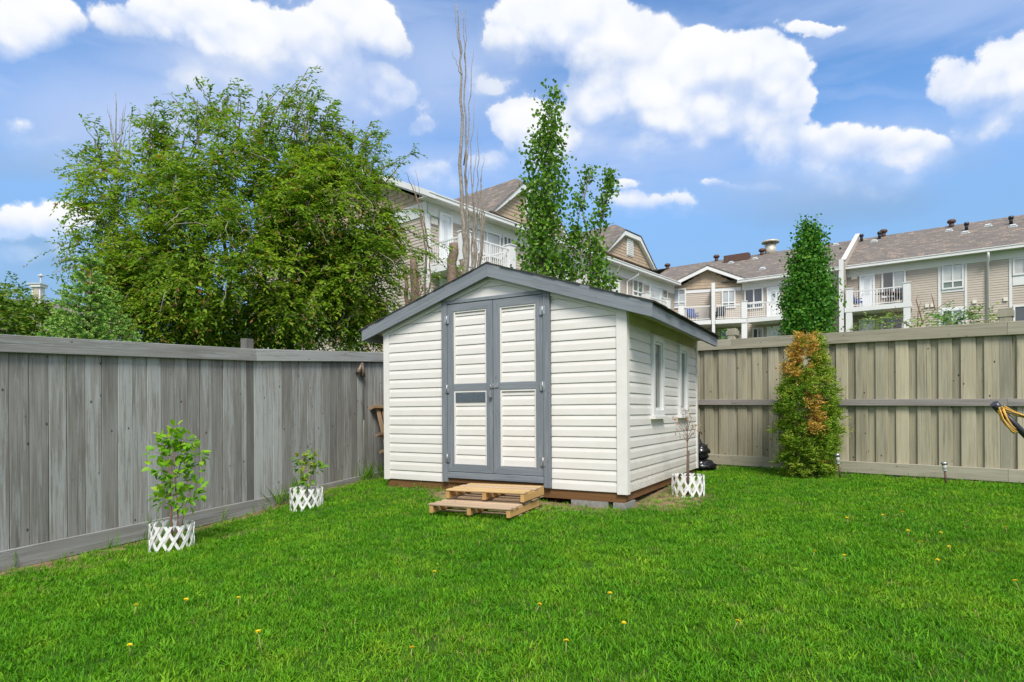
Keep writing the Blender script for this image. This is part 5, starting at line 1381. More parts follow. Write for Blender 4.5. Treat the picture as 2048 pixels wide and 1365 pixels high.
# ---- dead stems and stumps beyond the shed
def dead(label, name, cat, D, stems, mat, group=None, rough=.02, hook=None):
    x0, y0 = stems[0][0][0]; b0 = V3(x0, 650, D); b0[2] = gz(b0[0], b0[1])
    t = thing(name, label, cat, tuple(b0), 0, group)
    for k, (path, r0, r1) in enumerate(stems):
        b = MB(); pts = []
        pp = [at(x, y, D + (k % 3) * .06) for x, y in path]
        for i in range(len(pp) - 1):
            for j in range(4):
                q = pp[i].lerp(pp[i + 1], j / 4); pts.append(q + Vector((random.uniform(-rough, rough), random.uniform(-rough, rough), 0)))
        pts.append(pp[-1]); n = len(pts)
        if k == 0 or path[0][1] > 560: pts[0].z = min(pts[0].z, b0[2])
        b.tube(pts, [r0 + (r1 - r0) * (i / (n - 1)) for i in range(n)], 7 if r0 > .02 else 4)
        b.build('trunk' if k == 0 else 'branch', M[mat], t)
    return t
main = [([(928, 640), (930, 520), (926, 450), (921, 330), (923, 200), (921, 100), (913, 10)], .068, .010), ([(934, 560), (938, 470), (933, 380), (932, 270), (929, 150), (930, 90), (924, 22)], .036, .005),
        ([(930, 330), (938, 230), (944, 150), (947, 100)], .02, .004), ([(921, 150), (910, 120), (902, 98)], .012, .003), ([(921, 110), (914, 60), (909, 0)], .016, .004), ([(929, 130), (932, 60), (930, 10)], .013, .004)]
for i in range(9):
    x = 938 + i * 4 + random.uniform(-3, 3); yt = [250, 330, 200, 300, 380, 250, 420, 340, 310][i]
    main.append(([(930 + i * 2.4, 600), (x - 4, 500), (x - 2, 430), (x - 3 + random.uniform(-5, 5), (430 + yt) / 2), (x + random.uniform(-3, 6), yt)], .026, .004))
dead('very tall bare dead poplar with upright whippy stems standing above the shed peak', 'dead_tree', 'dead tree', 13.6, main, 'bark_pale', 'dead trees behind the shed', .03)
dead('thick broken brown trunk stub just left of the tall bare poplar', 'tree_stump', 'stump', 13.0, [([(905, 640), (904, 560), (907, 488)], .125, .10), ([(912, 610), (918, 560), (922, 520)], .05, .04)], 'bark_stump', 'dead trees behind the shed', .03)
dead('brown stripped trunk stub next to the cherry leaves at the left roof slope', 'tree_stump', 'stump', 12.4, [([(829, 660), (828, 590), (826, 512)], .10, .075), ([(814, 660), (813, 590), (811, 530)], .05, .035), ([(836, 650), (842, 590), (850, 560)], .02, .008)], 'bark_stump', 'dead trees behind the shed', .03)
dead('thin bare curving stems in front of the white building corner', 'dead_tree', 'dead tree', 12.8,
     [([(848, 660), (852, 560), (850, 480), (838, 410), (822, 370), (812, 345)], .03, .005), ([(850, 560), (853, 470), (842, 400), (830, 340)], .018, .004), ([(846, 620), (862, 560), (858, 500), (845, 440), (826, 360)], .022, .004), ([(852, 590), (840, 560), (832, 520)], .012, .004)], 'bark_stump', 'dead trees behind the shed', .02)
st_ = [([(232, 640), (235, 420), (233, 300), (231, 185)], .05, .006)]
for i in range(7): st_.append(([(234, 400 - i * 20), (234 + (-1) ** i * (5 + i), 300 - i * 6), (232 + (-1) ** i * (8 + 2 * i), 235 - i * 5)], .012, .003))
st_.append(([(238, 330), (248, 280), (258, 240)], .012, .003)); st_.append(([(255, 420), (260, 300), (259, 225)], .016, .003))
dead('bare dead poplar tip poking above the left part of the cherry crown', 'dead_tree', 'dead tree', 14.0, st_, 'bark_pale', 'dead trees beyond the left fence', .02)

# ---- small spruce behind the left fence
SDp_ = 7.6
b0 = V3(180, 760, SDp_); b0[2] = gz(b0[0], b0[1])
spr = thing('spruce_tree', 'young spruce with pale green new shoots looking over the grey fence', 'tree', tuple(b0))
stem = MB(); topv = at(181, 528, SDp_); botv = Vector(b0)
stem.tube([botv, botv.lerp(topv, .5), topv], [.045, .025, .006], 7); 
SP, SD_, SL = [], [], []
Hs = topv.z - botv.z
zz = topv.z - .02; lvl = 0
def shoot(p, d, l): SP.append(list(p)); SD_.append(list(d)); SL.append(l)
for a in range(5): shoot(topv - Z_ * .06, Vector((math.cos(a * 1.26) * .8, math.sin(a * 1.26) * .8, .75)).normalized(), .13)
shoot(topv - Z_ * .08, Z_, .16)
while zz > botv.z + .35:
    dz = topv.z - zz; Lb = min(0.05 + 0.40 * dz, .8)
    nb = 5 if lvl < 2 else 11
    for k in range(nb):
        a = 2 * math.pi * (k + .5 * (lvl % 2)) / nb + random.uniform(-.2, .2); L = Lb * random.uniform(.8, 1.1)
        up = .55 if lvl < 2 else .22
        d = Vector((math.cos(a), math.sin(a), up)).normalized(); o = botv.lerp(topv, (zz - botv.z) / Hs)
        tip = o + d * L + Vector((0, 0, L * L * .25))
        pts = arc(o, tip, -.02 * L, 5); stem.tube(pts, [.008, .007, .005, .004, .003], 5, caps=False)
        n = max(2, int(L / .065))
        for j in range(n):
            t = (j + 1) / n; q = o.lerp(tip, t); side = d.cross(Z_).normalized(); sl = .05 + .08 * (1 - abs(t - .6))
            for sg in (-1, 1): shoot(q, (d * .75 + side * sg * .75 + Vector((0, 0, .12 + random.uniform(-.1, .15)))).normalized(), sl)
            if random.random() < .5: shoot(q, (d * .5 + side * random.uniform(-.4, .4) + Z_ * .75).normalized(), sl * .8)
        shoot(tip, (d + Vector((0, 0, .2))).normalized(), .13)
    zz -= .24 if lvl == 0 else .12; lvl += 1
SP, SD_, SL = np.array(SP), nrm_(np.array(SD_)), np.array(SL)
kn = 46; t = np.tile(np.linspace(0.02, 1, kn), (len(SP), 1)); ang = RNG.uniform(0, 2 * np.pi, t.shape)
u = nrm_(np.cross(SD_, np.array([.13, .2, .97]))); w = np.cross(SD_, u)
rad = u[:, None] * np.cos(ang)[..., None] + w[:, None] * np.sin(ang)[..., None]
bend = np.array([0, 0, -1.0]) * (t ** 2 * .25)[..., None] * SL[:, None, None]
pos = SP[:, None] + SD_[:, None] * (t * SL[:, None])[..., None] + bend
ax = rad * .8 + SD_[:, None] * .75
nn = rv(pos.size // 3)
tn = np.clip(.15 + .75 * t + RNG.normal(size=t.shape) * .12, 0, 1)
leaves('crown', spr, M['spruce'], pos.reshape(-1, 3), ax.reshape(-1, 3), nn, .024, .0095, tn.reshape(-1))
stem.build('trunk', M['bark_red'], spr)

# ---- shrubs
def shrub(label, blobs, D, n, leaf, mat, name='shrub', cat='shrub', shape='kite', tw=(.12, .3), group='shrubs beyond the fences', per=8, bare=()):
    x0, y0 = blobs[0][0], blobs[0][1]; b0 = V3(x0, 700, D); b0[2] = gz(b0[0], b0[1])
    t = thing(name, label, cat, tuple(b0), 0, group)
    P0, D0 = [], []; st = MB()
    tot = sum(b[2] * b[3] for b in blobs)
    for (x, y, rx, ry, dy) in blobs:
        k = max(4, int(n * rx * ry / tot)); d = rv(k) * (RNG.uniform(.15, 1, k)[:, None] ** .5)
        P0.append(V3(x, y, D) + d * np.array([rx * D / F, dy, ry * D / F])); D0.append(nrm_(d + np.array([0, -.1, .35]) + rv(k) * .5))
        for i in range(5): st.tube(arc(Vector(b0) + Vector((random.uniform(-.2, .2), 0, 0)), at(x + random.uniform(-rx, rx) * .7, y, D), .1, 5, .05), [.018, .014, .01, .007, .003], 5, caps=False)
    P0, D0 = np.concatenate(P0), np.concatenate(D0)
    p_, a_, n_, t_ = twig_leaves(P0, D0, RNG.uniform(*tw, len(P0)), per, .3, .8, .3)
    tn = np.clip(RNG.beta(2, 2, len(p_)) * .85 + (t_ > .85) * RNG.uniform(-.05, .3, len(p_)), 0, 1)
    s_ = RNG.uniform(.7, 1.2, len(p_)) * leaf
    leaves('foliage', t, M[mat], p_, a_, n_, s_, s_ * .5, tn, shape)
    for path in bare: st.tube([at(x, y, D) for x, y in path], [.012 * (1 - .8 * i / (len(path) - 1)) for i in range(len(path))], 5, caps=False)
    st.build('stem', M['bark_red'], t)
    return t
shrub('dark green mixed shrub with reddish tips at the far left behind the grey fence', [(30, 640, 65, 50, .7), (70, 655, 50, 35, .6), (-40, 630, 70, 60, .7), (105, 668, 35, 25, .5)], 8.2, 760, .07, 'shrub')
shrub('windblown feathery dark tree top at the far left edge beyond the house roof', [(12, 582, 22, 28, .8), (50, 605, 14, 14, .5)], 16.0, 90, .10, 'shrub', 'leafy_tree', 'tree', group=None)
shrub('pale yellow-green shrub tips with bare reddish branches above the tan fence', [(1728, 655, 18, 8, .25), (1798, 645, 20, 14, .3), (1752, 652, 8, 7, .15), (1700, 662, 8, 5, .1)], 10.0, 46, .06, 'pale_shrub',
      bare=([(1832, 668), (1845, 645), (1870, 620), (1900, 600)], [(1835, 665), (1836, 625), (1842, 602)], [(1832, 660), (1800, 640), (1790, 612)], [(1870, 620), (1866, 600), (1862, 588)], [(1800, 640), (1782, 622), (1772, 618)], [(1845, 645), (1832, 600), (1838, 590)]))
shrub('bright green leafy shrub top above the tan fence under the right windows', [(1908, 640, 24, 14, .3), (1890, 646, 16, 9, .3)], 9.6, 60, .055, 'bright_shrub')
shrub('light green shrub sprigs either side of the bright shrub above the tan fence', [(1942, 640, 24, 12, .3), (1865, 648, 20, 9, .25), (1976, 640, 10, 9, .15)], 9.2, 64, .055, 'pale_shrub')
shrub('single small green sprig beside the first post cap of the tan fence', [(1448, 674, 9, 6, .1), (1440, 680, 8, 5, .1)], 9.9, 10, .06, 'bright_shrub', per=6)
shrub('small green sprout behind the left slope of the shed roof', [(862, 566, 12, 16, .2), (836, 545, 8, 12, .2)], 12.0, 14, .07, 'bright_shrub', per=6)

# ---- browning cedar in front of the tan fence
CD = 8.0
cb = ground(1616, 953)
ced = thing('cedar_shrub', 'upright cedar with browning orange patches standing on the lawn by the tan fence', 'cedar', tuple(cb))
CD = cb.y
prof = [(662, 1614, 1636), (676, 1600, 1642), (695, 1588, 1648), (725, 1578, 1654), (760, 1566, 1664), (800, 1556, 1676), (850, 1553, 1678), (900, 1555, 1677), (930, 1562, 1674), (952, 1578, 1664)]
K = 640
ys_ = RNG.uniform(672, 952, K * 3); xl, xr = prof_at(prof, ys_); keep = RNG.random(K * 3) < (xr - xl) / 140; ys_, xl, xr = ys_[keep][:K], xl[keep][:K], xr[keep][:K]; K = len(ys_)
an = RNG.uniform(0, 2 * np.pi, K); rr_ = RNG.uniform(.35, .95, K) ** .5; hw = (xr - xl) / 2 * 1.0; xc = (xl + xr) / 2
lump = RNG.uniform(.72, 1.12, K)
X = xc + hw * rr_ * lump * np.cos(an); dep = CD + hw * rr_ * lump * np.sin(an) * CD / F
C0 = np.stack([(X - CX) / F * dep, dep, CAMZ + (CY - ys_) / F * dep - (X - CX) / F * dep * ROLL], 1)
ns = 13
P0 = np.repeat(C0, ns, 0) + RNG.normal(size=(K * ns, 3)) * .012
out = np.repeat(np.stack([np.cos(an), np.sin(an), np.full(K, .55)], 1), ns, 0)
D0 = nrm_(out + RNG.normal(size=(K * ns, 3)) * np.array([.65, .65, .55]))
lsp = RNG.uniform(.05, .135, K * ns)
p_, a_, n_, t_ = twig_leaves(P0, D0, lsp, 8, .10, .8, -.05)
n_ = np.repeat(nrm_(np.cross(D0, rv(K * ns))), 8, 0) + RNG.normal(size=p_.shape) * .25
Xr, Yr = np.repeat(X, ns * 8), np.repeat(ys_, ns * 8)
dead_p = np.exp(-(((X - 1597) / 30) ** 2 + ((ys_ - 715) / 55) ** 2)) + .95 * np.exp(-(((X - 1628) / 18) ** 2 + ((ys_ - 830) / 58) ** 2)) + .6 * np.exp(-(((X - 1560) / 14) ** 2 + ((ys_ - 775) / 50) ** 2)) + .42 * np.exp(-(((X - 1630) / 40) ** 2 + ((ys_ - 935) / 22) ** 2)) + .8 * np.exp(-(((X - 1612) / 14) ** 2 + ((ys_ - 690) / 26) ** 2))
dead_p *= np.where(np.sin(an) < .35, 1.0, .35)
cl_dead = RNG.random(K) < np.clip((dead_p - .30) * 1.7, 0, .92)
sel = np.repeat(cl_dead, ns * 8) & (RNG.random(len(p_)) < .9) | (RNG.random(len(p_)) < .008)
tn = np.clip(RNG.beta(2.2, 2.2, len(p_)) * .5 + .05 + np.repeat(RNG.normal(size=K) * .10, ns * 8) + .14 * t_, 0, .63); tn = np.where(Yr < 770, np.minimum(tn + .14, .64), tn)
tn[sel] = RNG.uniform(.66, 1.0, sel.sum())
leaves('foliage', ced, M['cedar'], p_, a_, n_, RNG.uniform(.02, .038, len(p_)), .0135, tn)
b = MB()
for (x0, x1, y1) in ((1606, 1612, 760), (1616, 1622, 700), (1624, 1632, 760), (1610, 1596, 840), (1620, 1650, 840), (1612, 1580, 880), (1622, 1664, 890)):
    b.tube(arc(at(x0, 956, CD + random.uniform(-.04, .1)), at(x1, y1, CD + random.uniform(-.1, .2)), 0, 6, .02), [.02, .018, .015, .012, .008, .003], 6)
b.build('trunk', M['bark_red'], ced)

# ---- saplings inside white lattice rings
_lat = None
def lattice(label, P, R=.175, H=.225, tilt=(0, 0), k=12):
    global _lat
    t = thing('lattice_ring', label, 'garden edging', tuple(P), random.uniform(0, 6), 'white lattice rings round the saplings')
    t.rotation_euler = (tilt[0], tilt[1], t.rotation_euler[2])
    pit = 2 * math.pi / k
    if _lat is None:
        _lat = []
        for sg in (1, -1):
            b = MB(); n = 5; w = .024; Rr = R + (.004 if sg > 0 else -.0015)
            rows = []
            for i in range(n + 1):
                f = i / n; th = sg * 1.5 * pit * (f - .5); z = -.03 + (H + .03) * f
                tz, tx = (H + .03), sg * 1.5 * pit * R; l = math.hypot(tz, tx); hx = w / 2 * l / tz / R
                for rr2 in (Rr, Rr - .005):
                    for e in (-1, 1): rows.append((rr2 * math.cos(th + e * hx), rr2 * math.sin(th + e * hx), z))
            for i in range(n):
                a = i * 4; c = a + 4; ps = [rows[a], rows[a + 1], rows[a + 3], rows[a + 2], rows[c], rows[c + 1], rows[c + 3], rows[c + 2]]
                b.hexa([ps[0], ps[1], ps[2], ps[3], ps[4], ps[5], ps[6], ps[7]])
            me = bpy.data.meshes.new('slat'); me.from_pydata(b.v, [], b.f); me.materials.append(M['white_dirty']); me.update(); _lat.append(me)
    for j in range(k):
        for q in (0, 1):
            o = link('slat', _lat[q], t); o.rotation_euler = (0, 0, j * pit + (pit * .5 if q else 0) * 0)
    return t
_lm = {}
def one_leaf(matn, tint, shape='round'):
    key = (matn, tint)
    if key not in _lm:
        V, Fc, k = kites(np.zeros((1, 3)), np.array([[1., 0, 0]]), np.array([[0, 0, 1.]]), 1.0, .62, 'round')
        _lm[key] = np_mesh('leaf', V, Fc, [M[matn]], np.full(k, tint))
    return _lm[key]
def put_leaf(t, P, A, Nn, L, matn, tint):
    A = Vector(A).normalized(); Y2 = Vector(Nn).cross(A).normalized(); Z2 = A.cross(Y2)
    R = Matrix((A, Y2, Z2)).transposed().to_4x4()
    o = link('leaf', one_leaf(matn, round(tint, 1)), t)
    o.matrix_basis = Matrix.Translation(Vector(P) - Vector(wm(t).translation)) @ R @ Matrix.Scale(L, 4)
def sapling(label, P, D, stems, clumps, leafL, matn, nleaf, group='saplings'):
    t = thing('sapling', label, 'sapling', tuple(P), 0, group)
    b = MB()
    for path, r in stems:
        pts = [at(x, y, D) for x, y in path]; pts[0].z = min(pts[0].z, P[2]) - .01
        b.tube(pts, [r * (1 - .75 * i / (len(pts) - 1)) for i in range(len(pts))], 6)
    rnd = random.Random(int(P[0] * 100))
    for (x, y, rx, ry, k) in clumps:
        c = at(x, y, D); r = Vector((rx * D / F, rx * D / F * .8, ry * D / F))
        for i in range(int(k * 2.0)):
            d = Vector((rnd.gauss(0, 1), rnd.gauss(0, 1), rnd.gauss(0, 1))).normalized(); f = rnd.uniform(.2, 1) ** .5
            p = c + Vector((d.x * r.x, d.y * r.y, d.z * r.z)) * f
            a = d + Vector((0, -.15, .15)) + Vector((rnd.gauss(0, .4), rnd.gauss(0, .4), rnd.gauss(0, .3)))
            nn = Vector((rnd.gauss(0, .4), -.45 + rnd.gauss(0, .3), 1))
            tip = max(0, d.z * f)
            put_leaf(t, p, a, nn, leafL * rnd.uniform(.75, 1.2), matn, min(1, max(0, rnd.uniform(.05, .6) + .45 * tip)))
        b.tube([at(clumps[0][0], y + ry, D), c], [.004, .002], 4, caps=False)
    b.build('stem', M['bark_red'], t)
    return t
g1 = ground(343, 1098); D1 = g1.y
lattice('white lattice edging ring in the left foreground around the tallest leafy sapling', g1, tilt=(0, .03))
sapling('knee-high bushy green sapling in the lattice ring nearest the camera by the grey fence', g1, D1,
        [([(345, 1090), (342, 1030), (340, 960), (350, 880)], .011), ([(352, 1090), (356, 1030), (350, 960), (372, 900)], .009), ([(352, 1030), (372, 1010), (385, 960)], .006)],
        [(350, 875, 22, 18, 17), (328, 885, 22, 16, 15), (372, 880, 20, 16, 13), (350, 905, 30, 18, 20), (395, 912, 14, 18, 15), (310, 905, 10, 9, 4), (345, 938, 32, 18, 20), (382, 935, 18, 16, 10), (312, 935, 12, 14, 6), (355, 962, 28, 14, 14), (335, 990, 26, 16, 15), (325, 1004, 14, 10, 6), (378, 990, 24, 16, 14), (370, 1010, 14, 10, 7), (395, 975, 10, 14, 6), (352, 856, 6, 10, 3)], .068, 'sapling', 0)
g2 = ground(613, 1016); D2 = g2.y
lattice('white lattice edging ring midway along the grey fence around the small yellow-tipped sapling', g2)
sapling('small sapling with yellow-tipped leaves in the second lattice ring along the grey fence', g2, D2,
        [([(616, 1010), (614, 960), (608, 925)], .007), ([(617, 1010), (620, 960), (628, 925)], .006)],
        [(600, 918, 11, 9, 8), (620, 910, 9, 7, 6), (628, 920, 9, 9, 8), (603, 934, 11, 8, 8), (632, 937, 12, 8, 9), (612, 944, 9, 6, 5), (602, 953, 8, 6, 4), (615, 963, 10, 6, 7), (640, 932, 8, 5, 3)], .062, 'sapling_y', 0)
g3 = ground(1376, 990); D3 = g3.y
lattice('white lattice edging ring beside the shed side wall around the dried up sapling', g3)
ds = thing('sapling', 'dead leafless sapling with dry orange twigs in the lattice ring beside the shed wall', 'sapling', tuple(g3), 0, 'saplings')
b = MB(); b.tube([Vector(g3) - Z_ * .01, at(1376, 935, D3), at(1377, 902, D3)], [.016, .014, .012], 7); b.build('stake', M['bark'], ds)
b = MB(); b.tube([Vector(g3) + Vector((-.02, -.02, 0)), at(1374, 930, D3), at(1375, 880, D3), at(1374, 855, D3)], [.008, .007, .006, .004], 5)
tips = []
rnd = random.Random(4)
for (x, y) in ((1362, 858), (1356, 845), (1366, 838), (1374, 828), (1384, 836), (1390, 850), (1392, 862), (1371, 822), (1378, 845), (1360, 868), (1355, 836), (1388, 868)):
    q = at(x, y, D3 + rnd.uniform(-.08, .08)); s_ = at(1374.5, min(885, y + 28), D3); b.tube(arc(s_, q, .02, 4, .008), [.004, .003, .0025, .0015], 4, caps=False)
    for i in range(3):
        e = q + Vector((rnd.uniform(-.05, .05), rnd.uniform(-.05, .05), rnd.uniform(-.03, .05))); b.tube([q, e], [.0018, .001], 3, caps=False); tips.append(list(e))
b.build('stem', M['bark_red'], ds)
tp = np.repeat(np.array(tips), 3, 0); leaves('dry_leaves', ds, M['dry_leaf'], tp, rv(len(tp)), rv(len(tp)), .026, .012, RNG.random(len(tp)))

# ------------------------------------------------------------------ small things in the yard
def solar(label, px, py, ptop, lean):
    g = ground(px, py); H = (py - ptop) * g.y / F
    t = thing('solar_light', label, 'garden light', tuple(g), 0, 'solar path lights along the tan fence'); t.rotation_euler = (0, lean, 0)
    b = MB(); b.tube([(0, 0, -.03), (0, 0, H * .55)], .011, 8); b.build('stake', M['vent_brown'], t, world=False)
    b = MB(); b.tube([(0, 0, H * .55), (0, 0, H * .62)], [.014, .026], 10); b.tube([(0, 0, H * .621), (0, 0, H * .86)], [.019, .026], 10); b.build('lens', M['glass_lamp'], t, world=False)
    b = MB(); b.tube([(0, 0, H * .861), (0, 0, H * .93), (0, 0, H * .97), (0, 0, H)], [0.032, .035, .03, .009], 14); b.build('cap', M['steel'], t, world=False)
solar('steel solar path light standing in open grass before the tan fence', 1892, 968, 923, -.08)
solar('steel solar path light tucked against the right side of the cedar', 1681, 957, 906, -.14)

def bag(label, P, R, seed, knot):
    t = thing('garbage_bag', label, 'garbage bag', tuple(P), seed, 'black bags behind the shed')
    nu, nv = 28, 18; rg = np.random.default_rng(seed)
    th = np.linspace(0, 2 * np.pi, nu, endpoint=False); ph = np.linspace(0.02, np.pi - .02, nv)
    T_, Ph = np.meshgrid(th, ph); r = np.ones_like(T_)
    for i in range(16):
        k, l = rg.integers(1, 9), rg.integers(1, 9); r += rg.normal() * .05 * np.abs(np.sin(k * T_ + rg.uniform(0, 6)) * np.sin(l * Ph + rg.uniform(0, 6))) - .005
    r += rg.normal(size=r.shape) * .035
    x, y, z = r * np.sin(Ph) * np.cos(T_) * R[0], r * np.sin(Ph) * np.sin(T_) * R[1], r * np.cos(Ph) * R[2]
    z = np.maximum(z + R[2] * .85, 0)
    if knot: z += np.where(Ph < .5, (.5 - Ph) * R[2] * 1.2, 0); 
    idx = np.arange(nu * nv).reshape(nv, nu); q = np.stack([idx[:-1], np.roll(idx[:-1], -1, 1), np.roll(idx[1:], -1, 1), idx[1:]], -1).reshape(-1, 4)[:, ::-1]
    link('bag_body', np_mesh('bag_body', np.stack([x.ravel(), y.ravel(), z.ravel()], 1), q, [M['bag']]), t)
    b = MB(); zt = z.max(); b.tube([(0, 0, zt - .03), (.02, 0, zt + .03), (.05, .01, zt + .06)], [.02, .012, .03], 6, smooth=False); b.build('tied_neck', M['bag'], t, world=False)
pb = sp(SW - 0.0, SDp + 0.30, 0); pb.z = gz(pb.x, pb.y) - .01
bag('black garbage bag on the ground behind the right rear corner of the shed', pb, (.21, .22, .10), 3, False)
bag('crumpled black garbage bag heaped on top of the lower bag behind the shed corner', Vector((pb.x - .03, pb.y + .03, pb.z + .17)), (.17, .17, .13), 5, True)

# rotary clothes dryer at the right edge: arm end with yellow rope
DD = 3.9
cdx = thing('clothes_dryer', 'black rotary clothes dryer arm with looped yellow rope at the right edge', 'clothes dryer', tuple(ground(2200, 1250)))
cb_ = Vector(cdx.location)
a0, a1 = at(1992, 812, DD), at(2048, 868, DD)
dirn = (a1 - a0).normalized(); hub = a0 + dirn * .55; 
cdx.location = (hub.x, hub.y, gz(hub.x, hub.y)); 
b = MB(); b.tube([a0, hub], .0195, 10); b.tube([a0 - dirn * .02, a0 + dirn * .05], .025, 10); b.build('arm', M['black_metal'], cdx)
b = MB(); b.tube([a0 + dirn * .02 + Vector((0, .03, .035)), a0 + dirn * .12 + Vector((0, .03, .03)), hub + Vector((0, .03, .03))], .010, 8); b.build('brace', M['black_metal'], cdx)
b = MB(); b.tube([Vector((hub.x, hub.y, gz(hub.x, hub.y) - .05)), Vector((hub.x, hub.y, hub.z + .25))], .025, 12); b.build('pole', M['black_metal'], cdx)
o = hub + Vector((.5, 0, .45)); b = MB(); b.tube([hub, o], .0195, 10); b.build('arm', M['black_metal'], cdx)
b = MB(); b.tube([hub - Z_ * .06, hub + Z_ * .06], .05, 14); b.build('hub', M['black_plastic'], cdx)
rope = MB(); rnd = random.Random(8)
def strands(pts, n, sprd):
    for i in range(n):
        o = Vector((rnd.uniform(-sprd, sprd), rnd.uniform(-sprd, sprd), rnd.uniform(-sprd, sprd)))
        rope.tube([p + o * (.5 + .5 * math.sin(i + k)) for k, p in enumerate(pts)], .0042, 5)
strands([at(2003, 814, DD - .04), at(2020, 822, DD - .03), at(2040, 829, DD), at(2070, 838, DD + .03), at(2140, 860, DD + .05)], 5, .014)
strands([at(2000, 820, DD - .05), at(2006, 838, DD - .05), at(2014, 850, DD - .05), at(2024, 862, DD - .05), at(2032, 866, DD - .05)], 6, .016)
strands([at(2004, 818, DD - .05), at(2013, 838, DD - .05), at(2022, 850, DD - .05), at(2030, 858, DD - .05)], 4, .012)
rope.build('rope', M['rope'], cdx)

# dandelions
DAND = [(527, 1311, 'long-stemmed dandelion in the near left lawn, the tallest flower', .10), (478, 1213, 'yellow dandelion in the near left lawn above the long-stemmed one', .03), (268, 1229, 'dandelion below the first lattice ring in the left foreground', .03),
 (258, 1309, 'dandelion closest to the lower left corner of the lawn', .025), (366, 1208, 'half hidden dandelion in the left lawn between two brighter ones', .012), (864, 1155, 'dandelion in the grass straight below the pallet step', .02),
 (1069, 1226, 'dandelion in the middle of the near lawn', .03), (1220, 1204, 'dandelion right of the middle of the lawn, below the shed corner', .03), (1131, 1306, 'bright dandelion near the bottom middle of the lawn', .03),
 (1247, 1259, 'faint dandelion between the bright bottom one and the shed corner', .012), (823, 1314, 'small dandelion near the bottom edge left of the middle', .015), (1695, 1045, 'dandelion in the lawn in front of the cedar', .03),
 (1771, 1041, 'largest dandelion in front of the open-grass solar light', .04), (1807, 1031, 'dandelion nearest the tan fence below the solar light', .02), (1817, 1069, 'dandelion at the left of the cluster in the right lawn', .02),
 (1877, 1073, 'dandelion below the open-grass solar light in the right lawn cluster', .02), (1838, 1090, 'low dandelion in the middle of the right lawn cluster', .012), (1624, 1115, 'dandelion below the cedar, first of a pair', .03),
 (1690, 1122, 'smaller dandelion of the pair below the cedar', .02), (1870, 1133, 'dandelion closest to the camera in the right lawn cluster', .03), (1902, 1103, 'dandelion at the right side of the right lawn cluster', .02),
 (2016, 1062, 'dandelion by the right edge of the lawn below the rope', .02), (2041, 1179, 'dandelion at the far right edge of the near lawn', .03), (1464, 1261, 'dandelion alone in the near right lawn', .03)]
_dm = None
for (px, py, lab, h) in DAND:
    g = ground(px, py + 8)
    t = thing('dandelion', lab, 'dandelion', tuple(g), random.uniform(0, 6), 'dandelions flowering in the lawn'); t.rotation_euler = (random.uniform(-.35, .1) + .35, random.uniform(-.25, .25), random.uniform(0, 6))
    if _dm is None:
        n = 54; a = np.linspace(0, 2 * np.pi * 7, n); up = np.linspace(.15, 1.3, n)
        A = np.stack([np.cos(a), np.sin(a), up], 1); V, Fc, k = kites(np.zeros((n, 3)), A, np.tile([0, 0, 1.], (n, 1)) + RNG.normal(size=(n, 3)) * .2, np.linspace(.017, .011, n), .0055)
        _dm = np_mesh('flower_head', V, Fc, [M['dandelion']])
    o = link('flower_head', _dm, t); o.location = (0, 0, .042 + h)
    b = MB(); b.tube([(0, 0, -.01), (.004, 0, (.042 + h) / 2), (0, 0, .042 + h)], .0024, 5); b.build('stem', M['stem'], t, world=False)

# ------------------------------------------------------------------ grass
def tuft(seed, n, R, hmin, hmax, w, mat, flat=0.35):
    rg = np.random.default_rng(seed); Vs, Fs, T = [], [], []
    for i in range(n):
        a = rg.uniform(0, 2 * np.pi); r = R * math.sqrt(rg.random()); h = rg.uniform(hmin, hmax); ln = rg.uniform(.1, 1) * h * (flat + .5)
        d = rg.uniform(0, 2 * np.pi); dx, dy = math.cos(d), math.sin(d); px, py = r * math.cos(a), r * math.sin(a); sx2, sy2 = -dy, dx
        k = len(Vs); ww = w * rg.uniform(.7, 1.3)
        for f, fw in ((0, 1.0), (.5, .9)):
            cx, cy, cz = px + dx * ln * f * f, py + dy * ln * f * f, h * f - (.004 if f == 0 else 0)
            Vs += [(cx - sx2 * ww * fw / 2, cy - sy2 * ww * fw / 2, cz), (cx + sx2 * ww * fw / 2, cy + sy2 * ww * fw / 2, cz)]
        Vs.append((px + dx * ln, py + dy * ln, h * .93))
        Fs += [(k, k + 1, k + 3), (k, k + 3, k + 2), (k + 2, k + 3, k + 4)]
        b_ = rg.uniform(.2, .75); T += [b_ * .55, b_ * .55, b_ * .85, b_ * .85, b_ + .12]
    me = np_mesh('tuft', np.array(Vs), np.array(Fs), [mat], T)
    return bpy.data.objects.new('grass_tuft', me)
tc_ = bpy.data.collections.new('grass tufts')
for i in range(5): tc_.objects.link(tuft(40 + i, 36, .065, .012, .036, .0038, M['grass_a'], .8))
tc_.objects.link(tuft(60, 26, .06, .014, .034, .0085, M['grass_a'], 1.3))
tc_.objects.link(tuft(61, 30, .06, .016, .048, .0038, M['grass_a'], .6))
def rosette(seed):
    rg = np.random.default_rng(seed); n = 9; a = rg.uniform(0, 6.28, n)
    A = np.stack([np.cos(a), np.sin(a), rg.uniform(.15, .8, n)], 1); P = rg.normal(size=(n, 3)) * np.array([.02, .02, 0]) + np.array([0, 0, .006])
    V, Fc, k = kites(P, A, np.tile([0, 0, 1.], (n, 1)) + rg.normal(size=(n, 3)) * .2, rg.uniform(.025, .055, n), rg.uniform(.012, .02, n), 'round')
    return bpy.data.objects.new('weed_rosette', np_mesh('weed_rosette', V, Fc, [M['grass_a']], np.repeat(rg.uniform(.3, .7, n), k)))
tw_ = bpy.data.collections.new('weed rosettes')
for i in range(3): tw_.objects.link(rosette(5 + i))
td_ = bpy.data.collections.new('dry grass tufts')
